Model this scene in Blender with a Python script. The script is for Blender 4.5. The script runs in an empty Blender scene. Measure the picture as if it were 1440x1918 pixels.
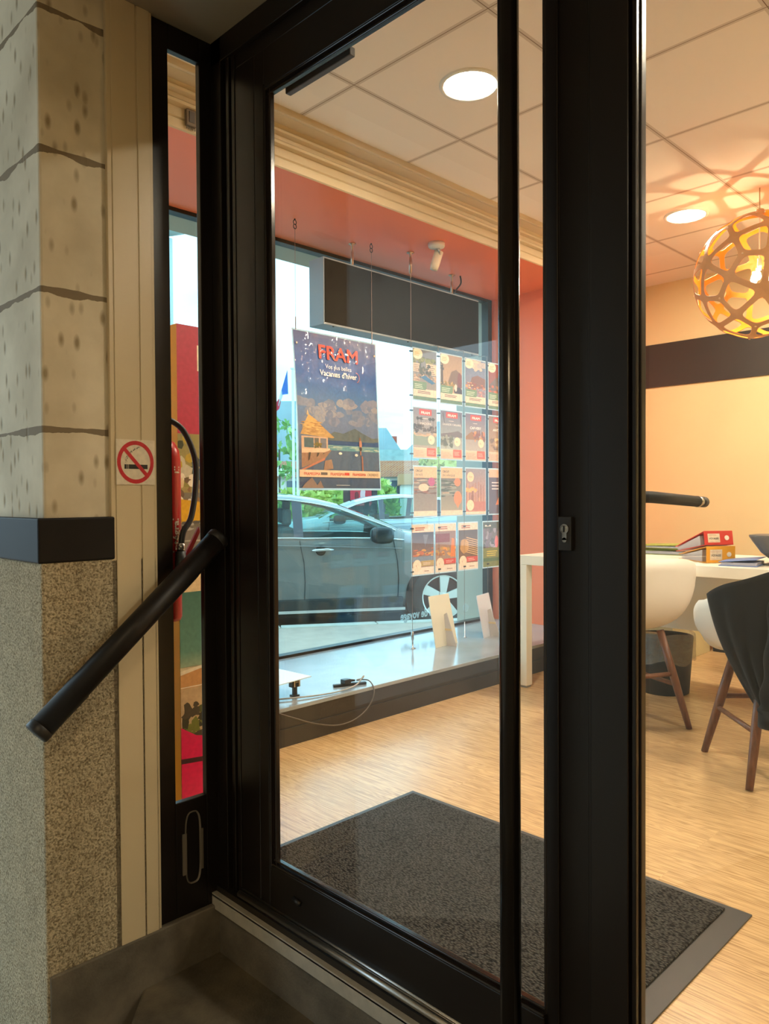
import bpy, math, random
from mathutils import Vector, Matrix
random.seed(7)
D = bpy.data
SC = bpy.context.scene
COL = SC.collection
PI = math.pi

# ------------------------------------------------------------------ camera
cd = D.cameras.new('camera'); cam = D.objects.new('camera', cd); COL.objects.link(cam)
FPX = 1424.0
cd.sensor_fit = 'HORIZONTAL'; cd.sensor_width = 36.0; cd.lens = 36.0 * FPX / 1440.0
cd.clip_start = 0.02; cd.clip_end = 500
_p = 27 / FPX
_F = Vector((-1, 1, 0)).normalized() * math.cos(_p) - Vector((0, 0, 1)) * math.sin(_p)
_R = Vector((1, 1, 0)).normalized(); _U = _R.cross(_F); _t = .006
_R2 = _R * math.cos(_t) - _U * math.sin(_t); _U2 = _U * math.cos(_t) + _R * math.sin(_t)
cam.matrix_world = Matrix(((_R2.x, _U2.x, -_F.x, 1.81), (_R2.y, _U2.y, -_F.y, -1.16), (_R2.z, _U2.z, -_F.z, 1.08), (0, 0, 0, 1)))
SC.camera = cam
# ------------------------------------------------------------------ world and exposure
W = D.worlds.new('overcast_sky'); SC.world = W; W.use_nodes = True
nt = W.node_tree; nt.nodes.clear()
o = nt.nodes.new('ShaderNodeOutputWorld'); bg = nt.nodes.new('ShaderNodeBackground')
tc = nt.nodes.new('ShaderNodeTexCoord'); mp = nt.nodes.new('ShaderNodeMapping'); mp.inputs['Scale'].default_value = (1, 1, 2.6)
nz = nt.nodes.new('ShaderNodeTexNoise'); nz.inputs['Scale'].default_value = 2.6; nz.inputs['Detail'].default_value = 5
cr = nt.nodes.new('ShaderNodeValToRGB')
cr.color_ramp.elements[0].position = .38; cr.color_ramp.elements[0].color = (.46, .74, .92, 1)
cr.color_ramp.elements[1].position = .60; cr.color_ramp.elements[1].color = (.68, .89, 1.0, 1)
nt.links.new(tc.outputs['Generated'], mp.inputs['Vector']); nt.links.new(mp.outputs[0], nz.inputs['Vector'])
nt.links.new(nz.outputs['Fac'], cr.inputs[0]); nt.links.new(cr.outputs[0], bg.inputs['Color']); nt.links.new(bg.outputs[0], o.inputs[0])
bg.inputs['Strength'].default_value = 1.9
SC.view_settings.view_transform = 'Standard'; SC.view_settings.look = 'None'
SC.view_settings.gamma = 1; SC.view_settings.use_curve_mapping = False
SC.view_settings.exposure = 0.85
try:
    SC.cycles.max_bounces = 14; SC.cycles.transparent_max_bounces = 40; SC.cycles.transmission_bounces = 12
    SC.cycles.sample_clamp_indirect = 6; SC.cycles.caustics_reflective = False
except Exception: pass

LWARM = (1.0, .84, .64)
DL_POWER = 16.5
# ceiling lamps (x, y): first pair seen, the rest unseen and added for fill
DLS = [(-.08, 1.22), (-.08, 3.21), (1.9, 1.22), (1.9, 3.21), (3.9, 1.22), (3.9, 3.21)]
# unseen fill lamp behind the camera, added to warm the pier
PORCH_FILL = (2.2, -1.75, 2.31)
PORCH_FILL_POWER = 11.0
PEND_POWER = 6.5

# ------------------------------------------------------------------ helpers
def sc3(c):  # sRGB 0-255 to linear
    return tuple((((v / 255) / 12.92) if v / 255 <= .04045 else ((v / 255 + .055) / 1.055) ** 2.4) for v in c)

MATS = {}
def mat(name, rgb=(128, 128, 128), rough=.5, metal=0, bump=0, bscale=50, var=0, vscale=4, spec=.5, coat=0, stretch=None, emit=None, estr=0, transl=0, lin=None):
    if name in MATS: return MATS[name]
    m = D.materials.new(name); m.use_nodes = True; nt = m.node_tree
    b = nt.nodes['Principled BSDF']; c = lin or sc3(rgb)
    b.inputs['Base Color'].default_value = (*c, 1); b.inputs['Roughness'].default_value = rough
    b.inputs['Metallic'].default_value = metal; b.inputs['Specular IOR Level'].default_value = spec
    b.inputs['Coat Weight'].default_value = coat; b.inputs['Coat Roughness'].default_value = .05
    if emit:
        b.inputs['Emission Color'].default_value = (*emit, 1); b.inputs['Emission Strength'].default_value = estr
    tc = nt.nodes.new('ShaderNodeTexCoord'); mp = nt.nodes.new('ShaderNodeMapping')
    nt.links.new(tc.outputs['Object'], mp.inputs['Vector'])
    if stretch: mp.inputs['Scale'].default_value = stretch
    if var:
        n = nt.nodes.new('ShaderNodeTexNoise'); n.inputs['Scale'].default_value = vscale; n.inputs['Detail'].default_value = 6
        nt.links.new(mp.outputs[0], n.inputs['Vector'])
        r = nt.nodes.new('ShaderNodeValToRGB')
        r.color_ramp.elements[0].position = .3; r.color_ramp.elements[1].position = .7
        r.color_ramp.elements[0].color = (*[max(0, v * (1 - var)) for v in c], 1)
        r.color_ramp.elements[1].color = (*[min(1, v * (1 + var)) for v in c], 1)
        nt.links.new(n.outputs['Fac'], r.inputs[0]); nt.links.new(r.outputs[0], b.inputs['Base Color'])
    if bump:
        n2 = nt.nodes.new('ShaderNodeTexNoise'); n2.inputs['Scale'].default_value = bscale; n2.inputs['Detail'].default_value = 4
        nt.links.new(mp.outputs[0], n2.inputs['Vector'])
        bp = nt.nodes.new('ShaderNodeBump'); bp.inputs['Strength'].default_value = bump; bp.inputs['Distance'].default_value = .01
        nt.links.new(n2.outputs['Fac'], bp.inputs['Height']); nt.links.new(bp.outputs[0], b.inputs['Normal'])
    if transl:
        tr = nt.nodes.new('ShaderNodeBsdfTranslucent'); tr.inputs['Color'].default_value = (*c, 1)
        mx = nt.nodes.new('ShaderNodeMixShader'); mx.inputs[0].default_value = transl
        out = nt.nodes['Material Output']
        nt.links.new(b.outputs[0], mx.inputs[1]); nt.links.new(tr.outputs[0], mx.inputs[2]); nt.links.new(mx.outputs[0], out.inputs[0])
    MATS[name] = m
    return m

def glass(name, tint=(.97, 1, 1), ior=1.5, rough=0.0, milk=0.0):
    if name in MATS: return MATS[name]
    m = D.materials.new(name); m.use_nodes = True; nt = m.node_tree; nt.nodes.clear()
    o = nt.nodes.new('ShaderNodeOutputMaterial'); t = nt.nodes.new('ShaderNodeBsdfTransparent'); g = nt.nodes.new('ShaderNodeBsdfGlossy')
    mx = nt.nodes.new('ShaderNodeMixShader')
    # Schlick reflectance, the same from both sides of the pane
    ge = nt.nodes.new('ShaderNodeNewGeometry'); dp = nt.nodes.new('ShaderNodeVectorMath'); dp.operation = 'DOT_PRODUCT'
    nt.links.new(ge.outputs['Incoming'], dp.inputs[0]); nt.links.new(ge.outputs['Normal'], dp.inputs[1])
    def M(op, a, b):
        q = nt.nodes.new('ShaderNodeMath'); q.operation = op
        for i, v in enumerate((a, b)):
            if isinstance(v, (int, float)): q.inputs[i].default_value = v
            elif v is not None: nt.links.new(v, q.inputs[i])
        return q.outputs[0]
    f0 = ((ior - 1) / (ior + 1)) ** 2
    c_ = M('SUBTRACT', 1.0, M('ABSOLUTE', dp.outputs['Value'], None))
    fr_ = M('ADD', M('MULTIPLY', M('POWER', c_, 5.0), 1 - f0), f0)
    t.inputs['Color'].default_value = (*tint, 1); g.inputs['Roughness'].default_value = rough
    nt.links.new(fr_, mx.inputs[0]); nt.links.new(t.outputs[0], mx.inputs[1]); nt.links.new(g.outputs[0], mx.inputs[2])
    last = mx
    if milk:
        d = nt.nodes.new('ShaderNodeBsdfDiffuse'); d.inputs['Color'].default_value = (.85, .85, .85, 1)
        m2 = nt.nodes.new('ShaderNodeMixShader'); m2.inputs[0].default_value = milk
        nt.links.new(mx.outputs[0], m2.inputs[1]); nt.links.new(d.outputs[0], m2.inputs[2]); last = m2
    nt.links.new(last.outputs[0], o.inputs[0])
    MATS[name] = m
    return m

def wpos(o):
    v = Vector((0, 0, 0))
    while o is not None:
        v += o.location; o = o.parent
    return v

class MB:
    def __init__(s): s.v = []; s.f = []; s.mi = []; s.col = []; s.m = 0
    def add(s, vs, fs, M=None):
        k = len(s.v)
        s.v += [(M @ Vector(v)) if M is not None else Vector(v) for v in vs]
        s.f += [tuple(i + k for i in f) for f in fs]; s.mi += [s.m] * len(fs)
        return s
    def box(s, a, b, M=None):
        x0, y0, z0 = [min(a[i], b[i]) for i in range(3)]; x1, y1, z1 = [max(a[i], b[i]) for i in range(3)]
        return s.add([(x0, y0, z0), (x1, y0, z0), (x1, y1, z0), (x0, y1, z0), (x0, y0, z1), (x1, y0, z1), (x1, y1, z1), (x0, y1, z1)],
                     [(0, 3, 2, 1), (4, 5, 6, 7), (0, 1, 5, 4), (1, 2, 6, 5), (2, 3, 7, 6), (3, 0, 4, 7)], M)
    def tube(s, pts, r, n=10, cap=True, M=None):
        pts = [Vector(p) for p in pts]; rs = r if isinstance(r, (list, tuple)) else [r] * len(pts)
        vs = []; fs = []; up = None
        for i, p in enumerate(pts):
            d = (pts[min(i + 1, len(pts) - 1)] - pts[max(i - 1, 0)]).normalized()
            if up is None: up = Vector((0, 0, 1)) if abs(d.z) < .9 else Vector((1, 0, 0))
            a = d.cross(up).normalized(); b = a.cross(d).normalized(); up = b
            for k in range(n):
                t = 2 * PI * k / n
                vs.append(p + (a * math.cos(t) + b * math.sin(t)) * rs[i])
        for i in range(len(pts) - 1):
            for k in range(n):
                fs.append((i * n + k, i * n + (k + 1) % n, (i + 1) * n + (k + 1) % n, (i + 1) * n + k))
        if cap: fs.append(tuple(range(n - 1, -1, -1))); fs.append(tuple(range((len(pts) - 1) * n, len(pts) * n)))
        return s.add(vs, fs, M)
    def lathe(s, prof, c=(0, 0, 0), n=24, M=None, cap=True):  # prof [(r,z)]
        vs = []; fs = []
        for r, z in prof:
            for k in range(n):
                t = 2 * PI * k / n; vs.append((c[0] + r * math.cos(t), c[1] + r * math.sin(t), c[2] + z))
        for i in range(len(prof) - 1):
            for k in range(n): fs.append((i * n + k, i * n + (k + 1) % n, (i + 1) * n + (k + 1) % n, (i + 1) * n + k))
        if cap and prof[0][0] > 1e-6: fs.append(tuple(range(n - 1, -1, -1)))
        if cap and prof[-1][0] > 1e-6: fs.append(tuple(range((len(prof) - 1) * n, len(prof) * n)))
        return s.add(vs, fs, M)
    def prism(s, poly, axis, a, b, M=None):  # poly 2D in remaining axes
        n = len(poly)
        def P(q, h):
            return {'x': (h, q[0], q[1]), 'y': (q[0], h, q[1]), 'z': (q[0], q[1], h)}[axis]
        vs = [P(q, a) for q in poly] + [P(q, b) for q in poly]
        fs = [tuple(range(n - 1, -1, -1)), tuple(range(n, 2 * n))] + [(i, (i + 1) % n, n + (i + 1) % n, n + i) for i in range(n)]
        return s.add(vs, fs, M)
    def text(s, body, size, M, extrude=.0004, bold=0, align='LEFT', sx=1):
        c = D.curves.new('t', 'FONT'); c.body = body; c.size = size; c.extrude = extrude; c.offset = bold; c.align_x = align; c.resolution_u = 3
        ob = D.objects.new('t', c); COL.objects.link(ob)
        bpy.context.view_layer.update()
        me = ob.to_mesh()
        s.add([(v.co.x * sx, v.co.y, v.co.z) for v in me.vertices], [tuple(p.vertices) for p in me.polygons], M)
        ob.to_mesh_clear(); D.objects.remove(ob); D.curves.remove(c)
        return s
    def build(s, name, m, parent=None, smooth=False, bevel=0, world=True, subsurf=0, solid=0):
        me = D.meshes.new(name)
        vs = s.v
        if parent is not None and world:
            off = wpos(parent); vs = [v - off for v in vs]
        org = Vector((0, 0, 0))
        if parent is None:
            xs = [v.x for v in vs]; ys = [v.y for v in vs]; zs = [v.z for v in vs]
            org = Vector(((min(xs) + max(xs)) / 2, (min(ys) + max(ys)) / 2, min(zs))); vs = [v - org for v in vs]
        me.from_pydata([tuple(v) for v in vs], [], s.f)
        ml = m if isinstance(m, (list, tuple)) else [m]
        for q in ml: me.materials.append(q)
        for p, i in zip(me.polygons, s.mi):
            p.material_index = i; p.use_smooth = smooth
        if s.col:
            at = me.color_attributes.new('Col', 'FLOAT_COLOR', 'POINT')
            for i, c in enumerate(s.col): at.data[i].color = (*c, 1)
        me.update()
        ob = D.objects.new(name, me); COL.objects.link(ob); ob.location = org
        if parent is not None: ob.parent = parent
        if solid:
            q = ob.modifiers.new('solid', 'SOLIDIFY'); q.thickness = solid; q.offset = 0
        if bevel:
            q = ob.modifiers.new('bevel', 'BEVEL'); q.width = bevel; q.segments = 2; q.limit_method = 'ANGLE'; q.angle_limit = math.radians(40)
            q.harden_normals = False
        if subsurf:
            q = ob.modifiers.new('sub', 'SUBSURF'); q.levels = subsurf; q.render_levels = subsurf
        return ob

def tag(o, label=None, cat=None, group=None, kind=None):
    if label: o['label'] = label
    if cat: o['category'] = cat
    if group: o['group'] = group
    if kind: o['kind'] = kind
    return o
def thing(name, label, cat, loc=(0, 0, 0), group=None, kind=None, rz=0):
    o = D.objects.new(name, None); COL.objects.link(o); o.location = loc; o.rotation_euler = (0, 0, rz); o.empty_display_size = .1
    return tag(o, label, cat, group, kind)
def struct(o, label, cat='structure'): return tag(o, label, cat, kind='structure')
def bez(pts, n=12):  # catmull-rom
    pts = [Vector(p) for p in pts]; out = []
    P = [pts[0]] + pts + [pts[-1]]
    for i in range(1, len(P) - 2):
        for k in range(n):
            t = k / n
            out.append(.5 * ((2 * P[i]) + (-P[i - 1] + P[i + 1]) * t + (2 * P[i - 1] - 5 * P[i] + 4 * P[i + 1] - P[i + 2]) * t * t + (-P[i - 1] + 3 * P[i] - 3 * P[i + 1] + P[i + 2]) * t ** 3))
    out.append(pts[-1]); return out

# print: a sheet of coloured artwork on a surface; origin o, across u, up v (metres), normal n
class Art:
    def __init__(s, o, u, v, n, mirror=False):
        s.o = Vector(o); s.u = Vector(u); s.vv = Vector(v); s.n = Vector(n).normalized(); s.V = []; s.F = []; s.C = []; s.l = 0; s.mirror = mirror; s.warp = None
    def P(s, x, y, l):
        p = s.o + s.u * x + s.vv * y + s.n * (.00012 * l + .0002)
        return s.warp(p) if s.warp else p
    def poly(s, pts, c, keep=False):
        if not keep: s.l += 1
        k = len(s.V); cs = c if isinstance(c[0], (tuple, list)) else [c] * len(pts)
        for (x, y), q in zip(pts, cs): s.V.append(s.P(min(1, max(0, x)), min(1, max(0, y)), s.l)); s.C.append(sc3(q))
        s.F.append(tuple(range(k, k + len(pts)))); return s
    def rect(s, x0, y0, x1, y1, c, keep=False):
        if s.warp and (x1 - x0 > .15 or y1 - y0 > .15):   # follow the curl of the sheet
            if not keep: s.l += 1
            for i in range(10):
                for j in range(4):
                    a, b = x0 + (x1 - x0) * i / 10, x0 + (x1 - x0) * (i + 1) / 10; e, f = y0 + (y1 - y0) * j / 4, y0 + (y1 - y0) * (j + 1) / 4
                    s.poly([(a, e), (b, e), (b, f), (a, f)], c, keep=True)
            return s
        return s.poly([(x0, y0), (x1, y0), (x1, y1), (x0, y1)], c, keep)
    def grad(s, x0, y0, x1, y1, cb, ct): return s.poly([(x0, y0), (x1, y0), (x1, y1), (x0, y1)], [cb, cb, ct, ct])
    def disc(s, cx, cy, rx, ry, c, n=22, j=0, keep=False):
        return s.poly([(cx + rx * math.cos(2 * PI * k / n) * (1 + random.uniform(-j, j)), cy + ry * math.sin(2 * PI * k / n) * (1 + random.uniform(-j, j))) for k in range(n)], c, keep)
    def scatter(s, n, x0, y0, x1, y1, rx, ry, cols, j=.3):
        s.l += 1
        for i in range(n):
            s.l += .02
            s.disc(random.uniform(x0, x1), random.uniform(y0, y1), rx * random.uniform(.5, 1.3), ry * random.uniform(.5, 1.3), random.choice(cols), 8, j, keep=True)
    def lines(s, x0, y0, x1, y1, n, c, fill=.55):
        s.l += 1; h = (y1 - y0) / n
        for i in range(n):
            e = x1 - (x1 - x0) * random.uniform(0, .3)
            s.rect(x0, y0 + i * h, e, y0 + i * h + h * fill, c, keep=True)
    def txt(s, body, x, y, size, c, bold=0, w=None, align='LEFT', rot=0):
        s.l += 1.5
        t = MB(); t.text(body, 1, Matrix.Identity(4), extrude=0)
        if bold:
            v0 = list(t.v); f0 = list(t.f)
            for q, (dx_, dy_) in enumerate(((bold * 2.2, 0), (bold * 1.1, bold), (bold * 1.1, -bold))):
                k_ = len(t.v); t.v += [Vector((v.x + dx_, v.y + dy_, 0)) for v in v0]; t.f += [tuple(i + k_ for i in f) for f in f0]
        X = [v.x for v in t.v]; wid = max(X) - min(X); mn = min(X)
        H = s.vv.length; Wd = s.u.length
        kx = (w / wid) if w else size * H / Wd
        x0 = {'LEFT': x, 'CENTER': x - wid * kx / 2, 'RIGHT': x - wid * kx}[align]
        k = len(s.V); cc = sc3(c)
        for iv_, v in enumerate(t.v):
            if rot: a, b = x - v.y * size * H / Wd * 1.0, y + (v.x - mn) * (w / wid if w else size)
            else: a, b = x0 + (v.x - mn) * kx, y + v.y * size
            s.V.append(s.P(a, b, s.l + .2 * (4 * iv_ // max(1, len(t.v))))); s.C.append(cc)
        s.F += [tuple(i + k for i in f) for f in t.f]
    def mb(s):
        m = MB(); m.v = s.V; m.f = s.F; m.mi = [0] * len(s.F); m.col = s.C; return m

def print_mat(name, rough=.35, wave=0, transl=.35, coat=0, tint=1.0):
    if name in MATS: return MATS[name]
    m = D.materials.new(name); m.use_nodes = True; nt = m.node_tree; b = nt.nodes['Principled BSDF']
    a = nt.nodes.new('ShaderNodeVertexColor'); a.layer_name = 'Col'
    tc = nt.nodes.new('ShaderNodeTexCoord'); n = nt.nodes.new('ShaderNodeTexNoise'); n.inputs['Scale'].default_value = 70; n.inputs['Detail'].default_value = 5
    mr = nt.nodes.new('ShaderNodeMapRange'); mr.inputs['From Min'].default_value = .3; mr.inputs['From Max'].default_value = .7
    mr.inputs['To Min'].default_value = .88 * tint; mr.inputs['To Max'].default_value = 1.1 * tint
    vm = nt.nodes.new('ShaderNodeVectorMath'); vm.operation = 'SCALE'
    nt.links.new(tc.outputs['Object'], n.inputs['Vector']); nt.links.new(n.outputs['Fac'], mr.inputs['Value'])
    nt.links.new(a.outputs['Color'], vm.inputs[0]); nt.links.new(mr.outputs[0], vm.inputs['Scale']); nt.links.new(vm.outputs[0], b.inputs['Base Color'])
    b.inputs['Roughness'].default_value = rough; b.inputs['Coat Weight'].default_value = coat; b.inputs['Coat Roughness'].default_value = .02
    if wave:
        mp = nt.nodes.new('ShaderNodeMapping'); mp.inputs['Scale'].default_value = (1, 5, 2.2); mp.inputs['Rotation'].default_value = (.55, 0, 0)
        w = nt.nodes.new('ShaderNodeTexNoise'); w.inputs['Scale'].default_value = 3.2; w.inputs['Detail'].default_value = 1.5
        bp = nt.nodes.new('ShaderNodeBump'); bp.inputs['Strength'].default_value = wave; bp.inputs['Distance'].default_value = .02
        nt.links.new(tc.outputs['Object'], mp.inputs['Vector']); nt.links.new(mp.outputs[0], w.inputs['Vector'])
        nt.links.new(w.outputs['Fac'], bp.inputs['Height']); nt.links.new(bp.outputs[0], b.inputs['Coat Normal'])
    if transl:
        tr = nt.nodes.new('ShaderNodeBsdfTranslucent'); mx = nt.nodes.new('ShaderNodeMixShader'); mx.inputs[0].default_value = transl
        out = nt.nodes['Material Output']; nt.links.new(vm.outputs[0], tr.inputs['Color'])
        nt.links.new(b.outputs[0], mx.inputs[1]); nt.links.new(tr.outputs[0], mx.inputs[2]); nt.links.new(mx.outputs[0], out.inputs[0])
    MATS[name] = m
    return m

# ------------------------------------------------------------------ materials
FRAME = mat('bronze_aluminium', lin=(.010, .007, .0055), rough=.30, spec=.35)
BLACK = mat('black_plastic', lin=(.012, .012, .013), rough=.45)
ALU = mat('brushed_aluminium', (190, 190, 188), rough=.3, metal=1)
WHITEP = mat('white_paint', (235, 232, 225), rough=.5)
STEEL = mat('steel', (190, 185, 180), rough=.25, metal=1)
GL = glass('window_glass')

def stone_mat():
    m = D.materials.new('limestone'); m.use_nodes = True; nt = m.node_tree; b = nt.nodes['Principled BSDF']; L = nt.links.new
    tc = nt.nodes.new('ShaderNodeTexCoord'); g = nt.nodes.new('ShaderNodeNewGeometry'); sx = nt.nodes.new('ShaderNodeSeparateXYZ'); L(g.outputs['Position'], sx.inputs[0])
    n1 = nt.nodes.new('ShaderNodeTexNoise'); n1.inputs['Scale'].default_value = 9; n1.inputs['Detail'].default_value = 5; L(g.outputs['Position'], n1.inputs['Vector'])
    def M(op, a, b_=None, c=None):
        q = nt.nodes.new('ShaderNodeMath'); q.operation = op
        for i, v in enumerate((a, b_, c)):
            if v is None: continue
            if isinstance(v, (int, float)): q.inputs[i].default_value = v
            else: L(v, q.inputs[i])
        return q.outputs[0]
    wob = M('MULTIPLY', M('SUBTRACT', n1.outputs['Fac'], .5), .016)
    z = M('ADD', sx.outputs['Z'], wob)
    k = M('PINGPONG', M('SUBTRACT', z, 1.244), .1625)     # 0 at joints every .325
    joint = M('LESS_THAN', k, M('ADD', .0065, M('MULTIPLY', M('SUBTRACT', n1.outputs['Fac'], .48), .03)))
    # chisel pecks
    mp = nt.nodes.new('ShaderNodeMapping'); mp.inputs['Scale'].default_value = (1.0, 1.0, .42); mp.inputs['Rotation'].default_value = (.25, .2, 0); L(g.outputs['Position'], mp.inputs['Vector'])
    vo = nt.nodes.new('ShaderNodeTexVoronoi'); vo.inputs['Scale'].default_value = 32; L(mp.outputs[0], vo.inputs['Vector'])
    peck = nt.nodes.new('ShaderNodeMapRange'); peck.inputs['From Min'].default_value = .10; peck.inputs['From Max'].default_value = .30; L(vo.outputs['Distance'], peck.inputs['Value'])
    n2 = nt.nodes.new('ShaderNodeTexNoise'); n2.inputs['Scale'].default_value = 5; n2.inputs['Detail'].default_value = 7; L(g.outputs['Position'], n2.inputs['Vector'])
    r = nt.nodes.new('ShaderNodeValToRGB'); r.color_ramp.elements[0].position = .35; r.color_ramp.elements[1].position = .62
    r.color_ramp.elements[0].color = (*sc3((196, 186, 162)), 1); r.color_ramp.elements[1].color = (*sc3((222, 213, 190)), 1); L(n2.outputs['Fac'], r.inputs[0])
    mx = nt.nodes.new('ShaderNodeMix'); mx.data_type = 'RGBA'; mx.inputs[6].default_value = (*sc3((158, 144, 116)), 1); L(peck.outputs[0], mx.inputs[0]); L(r.outputs[0], mx.inputs[7])
    mj = nt.nodes.new('ShaderNodeMix'); mj.data_type = 'RGBA'; mj.inputs[7].default_value = (*sc3((130, 116, 94)), 1); L(joint, mj.inputs[0]); L(mx.outputs[2], mj.inputs[6])
    L(mj.outputs[2], b.inputs['Base Color']); b.inputs['Roughness'].default_value = .8
    h = M('SUBTRACT', M('ADD', M('MULTIPLY', peck.outputs[0], .5), M('MULTIPLY', n2.outputs['Fac'], .6)), M('MULTIPLY', joint, .8))
    bp = nt.nodes.new('ShaderNodeBump'); bp.inputs['Strength'].default_value = .6; bp.inputs['Distance'].default_value = .006; L(h, bp.inputs['Height']); L(bp.outputs[0], b.inputs['Normal'])
    return m
STONE = stone_mat()
def roughcast():
    m = D.materials.new('roughcast'); m.use_nodes = True; nt = m.node_tree; b = nt.nodes['Principled BSDF']; L = nt.links.new
    g = nt.nodes.new('ShaderNodeNewGeometry')
    v = nt.nodes.new('ShaderNodeTexNoise'); v.inputs['Scale'].default_value = 210; v.inputs['Detail'].default_value = 4; L(g.outputs['Position'], v.inputs['Vector'])
    n = nt.nodes.new('ShaderNodeTexNoise'); n.inputs['Scale'].default_value = 14; n.inputs['Detail'].default_value = 8; L(g.outputs['Position'], n.inputs['Vector'])
    r = nt.nodes.new('ShaderNodeValToRGB'); r.color_ramp.elements[0].position = .33; r.color_ramp.elements[1].position = .6
    r.color_ramp.elements[0].color = (*sc3((136, 122, 94)), 1); r.color_ramp.elements[1].color = (*sc3((222, 208, 176)), 1); L(v.outputs['Fac'], r.inputs[0])
    mx = nt.nodes.new('ShaderNodeMix'); mx.data_type = 'RGBA'; mx.blend_type = 'MULTIPLY'; mx.inputs[0].default_value = .4; L(r.outputs[0], mx.inputs[6]); L(n.outputs['Fac'], mx.inputs[7])
    L(mx.outputs[2], b.inputs['Base Color']); b.inputs['Roughness'].default_value = .95
    bp = nt.nodes.new('ShaderNodeBump'); bp.inputs['Strength'].default_value = .9; bp.inputs['Distance'].default_value = .008; L(v.outputs['Fac'], bp.inputs['Height']); L(bp.outputs[0], b.inputs['Normal'])
    return m
RCAST = roughcast()
def concrete(name='concrete', a=(72, 67, 58), c=(128, 120, 105)):
    m = D.materials.new(name); m.use_nodes = True; nt = m.node_tree; b = nt.nodes['Principled BSDF']; L = nt.links.new
    g = nt.nodes.new('ShaderNodeNewGeometry')
    n = nt.nodes.new('ShaderNodeTexNoise'); n.inputs['Scale'].default_value = 5; n.inputs['Detail'].default_value = 9; n.inputs['Roughness'].default_value = .65; L(g.outputs['Position'], n.inputs['Vector'])
    r = nt.nodes.new('ShaderNodeValToRGB'); r.color_ramp.elements[0].position = .3; r.color_ramp.elements[1].position = .7
    r.color_ramp.elements[0].color = (*sc3(a), 1); r.color_ramp.elements[1].color = (*sc3(c), 1); L(n.outputs['Fac'], r.inputs[0]); L(r.outputs[0], b.inputs['Base Color'])
    b.inputs['Roughness'].default_value = .7
    n3 = nt.nodes.new('ShaderNodeTexNoise'); n3.inputs['Scale'].default_value = 160; n3.inputs['Detail'].default_value = 4; L(g.outputs['Position'], n3.inputs['Vector'])
    bp = nt.nodes.new('ShaderNodeBump'); bp.inputs['Strength'].default_value = .35; bp.inputs['Distance'].default_value = .004; L(n3.outputs['Fac'], bp.inputs['Height']); L(bp.outputs[0], b.inputs['Normal'])
    return m
CONC = concrete()
def oak():
    m = D.materials.new('oak_planks'); m.use_nodes = True; nt = m.node_tree; b = nt.nodes['Principled BSDF']; L = nt.links.new
    g = nt.nodes.new('ShaderNodeNewGeometry')
    br = nt.nodes.new('ShaderNodeTexBrick'); br.offset = .37; br.inputs['Scale'].default_value = 1; br.inputs['Mortar Size'].default_value = .0008
    br.inputs['Brick Width'].default_value = 1.35; br.inputs['Row Height'].default_value = .19; br.inputs['Bias'].default_value = 0
    br.inputs['Color1'].default_value = (0, 0, 0, 1); br.inputs['Color2'].default_value = (1, 1, 1, 1); br.inputs['Mortar'].default_value = (.2, .2, .2, 1)
    L(g.outputs['Position'], br.inputs['Vector'])
    # per plank offset of the grain
    va = nt.nodes.new('ShaderNodeVectorMath'); va.operation = 'MULTIPLY_ADD'; L(br.outputs['Color'], va.inputs[0]); va.inputs[1].default_value = (3.1, 1.7, 2.0); L(g.outputs['Position'], va.inputs[2])
    mp = nt.nodes.new('ShaderNodeMapping'); mp.inputs['Scale'].default_value = (1.1, 9, 1); L(va.outputs[0], mp.inputs['Vector'])
    n0 = nt.nodes.new('ShaderNodeTexNoise'); n0.inputs['Scale'].default_value = 1.6; n0.inputs['Detail'].default_value = 2; L(mp.outputs[0], n0.inputs['Vector'])
    sn = nt.nodes.new('ShaderNodeMath'); sn.operation = 'MULTIPLY'; L(n0.outputs['Fac'], sn.inputs[0]); sn.inputs[1].default_value = 110
    s2 = nt.nodes.new('ShaderNodeMath'); s2.operation = 'SINE'; L(sn.outputs[0], s2.inputs[0])
    mp2 = nt.nodes.new('ShaderNodeMapping'); mp2.inputs['Scale'].default_value = (3, 120, 1); L(va.outputs[0], mp2.inputs['Vector'])
    n1 = nt.nodes.new('ShaderNodeTexNoise'); n1.inputs['Scale'].default_value = 2; n1.inputs['Detail'].default_value = 6; L(mp2.outputs[0], n1.inputs['Vector'])
    ad = nt.nodes.new('ShaderNodeMath'); ad.operation = 'MULTIPLY_ADD'; L(s2.outputs[0], ad.inputs[0]); ad.inputs[1].default_value = .06; L(n1.outputs['Fac'], ad.inputs[2])
    r = nt.nodes.new('ShaderNodeValToRGB'); r.color_ramp.elements[0].position = .30; r.color_ramp.elements[1].position = .60
    r.color_ramp.elements[0].color = (*sc3((172, 134, 90)), 1); r.color_ramp.elements[1].color = (*sc3((222, 184, 132)), 1); L(ad.outputs[0], r.inputs[0])
    mx = nt.nodes.new('ShaderNodeMix'); mx.data_type = 'RGBA'; mx.blend_type = 'MULTIPLY'; mx.inputs[0].default_value = .25; L(r.outputs[0], mx.inputs[6])
    r2 = nt.nodes.new('ShaderNodeValToRGB'); r2.color_ramp.elements[0].color = (.62, .56, .5, 1); r2.color_ramp.elements[1].color = (1, 1, 1, 1); L(br.outputs['Color'], r2.inputs[0]); L(r2.outputs[0], mx.inputs[7])
    L(mx.outputs[2], b.inputs['Base Color']); b.inputs['Roughness'].default_value = .27; b.inputs['Specular IOR Level'].default_value = .6
    bp = nt.nodes.new('ShaderNodeBump'); bp.inputs['Strength'].default_value = .12; bp.inputs['Distance'].default_value = .002; L(ad.outputs[0], bp.inputs['Height']); L(bp.outputs[0], b.inputs['Normal'])
    return m
OAK = oak()
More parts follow.
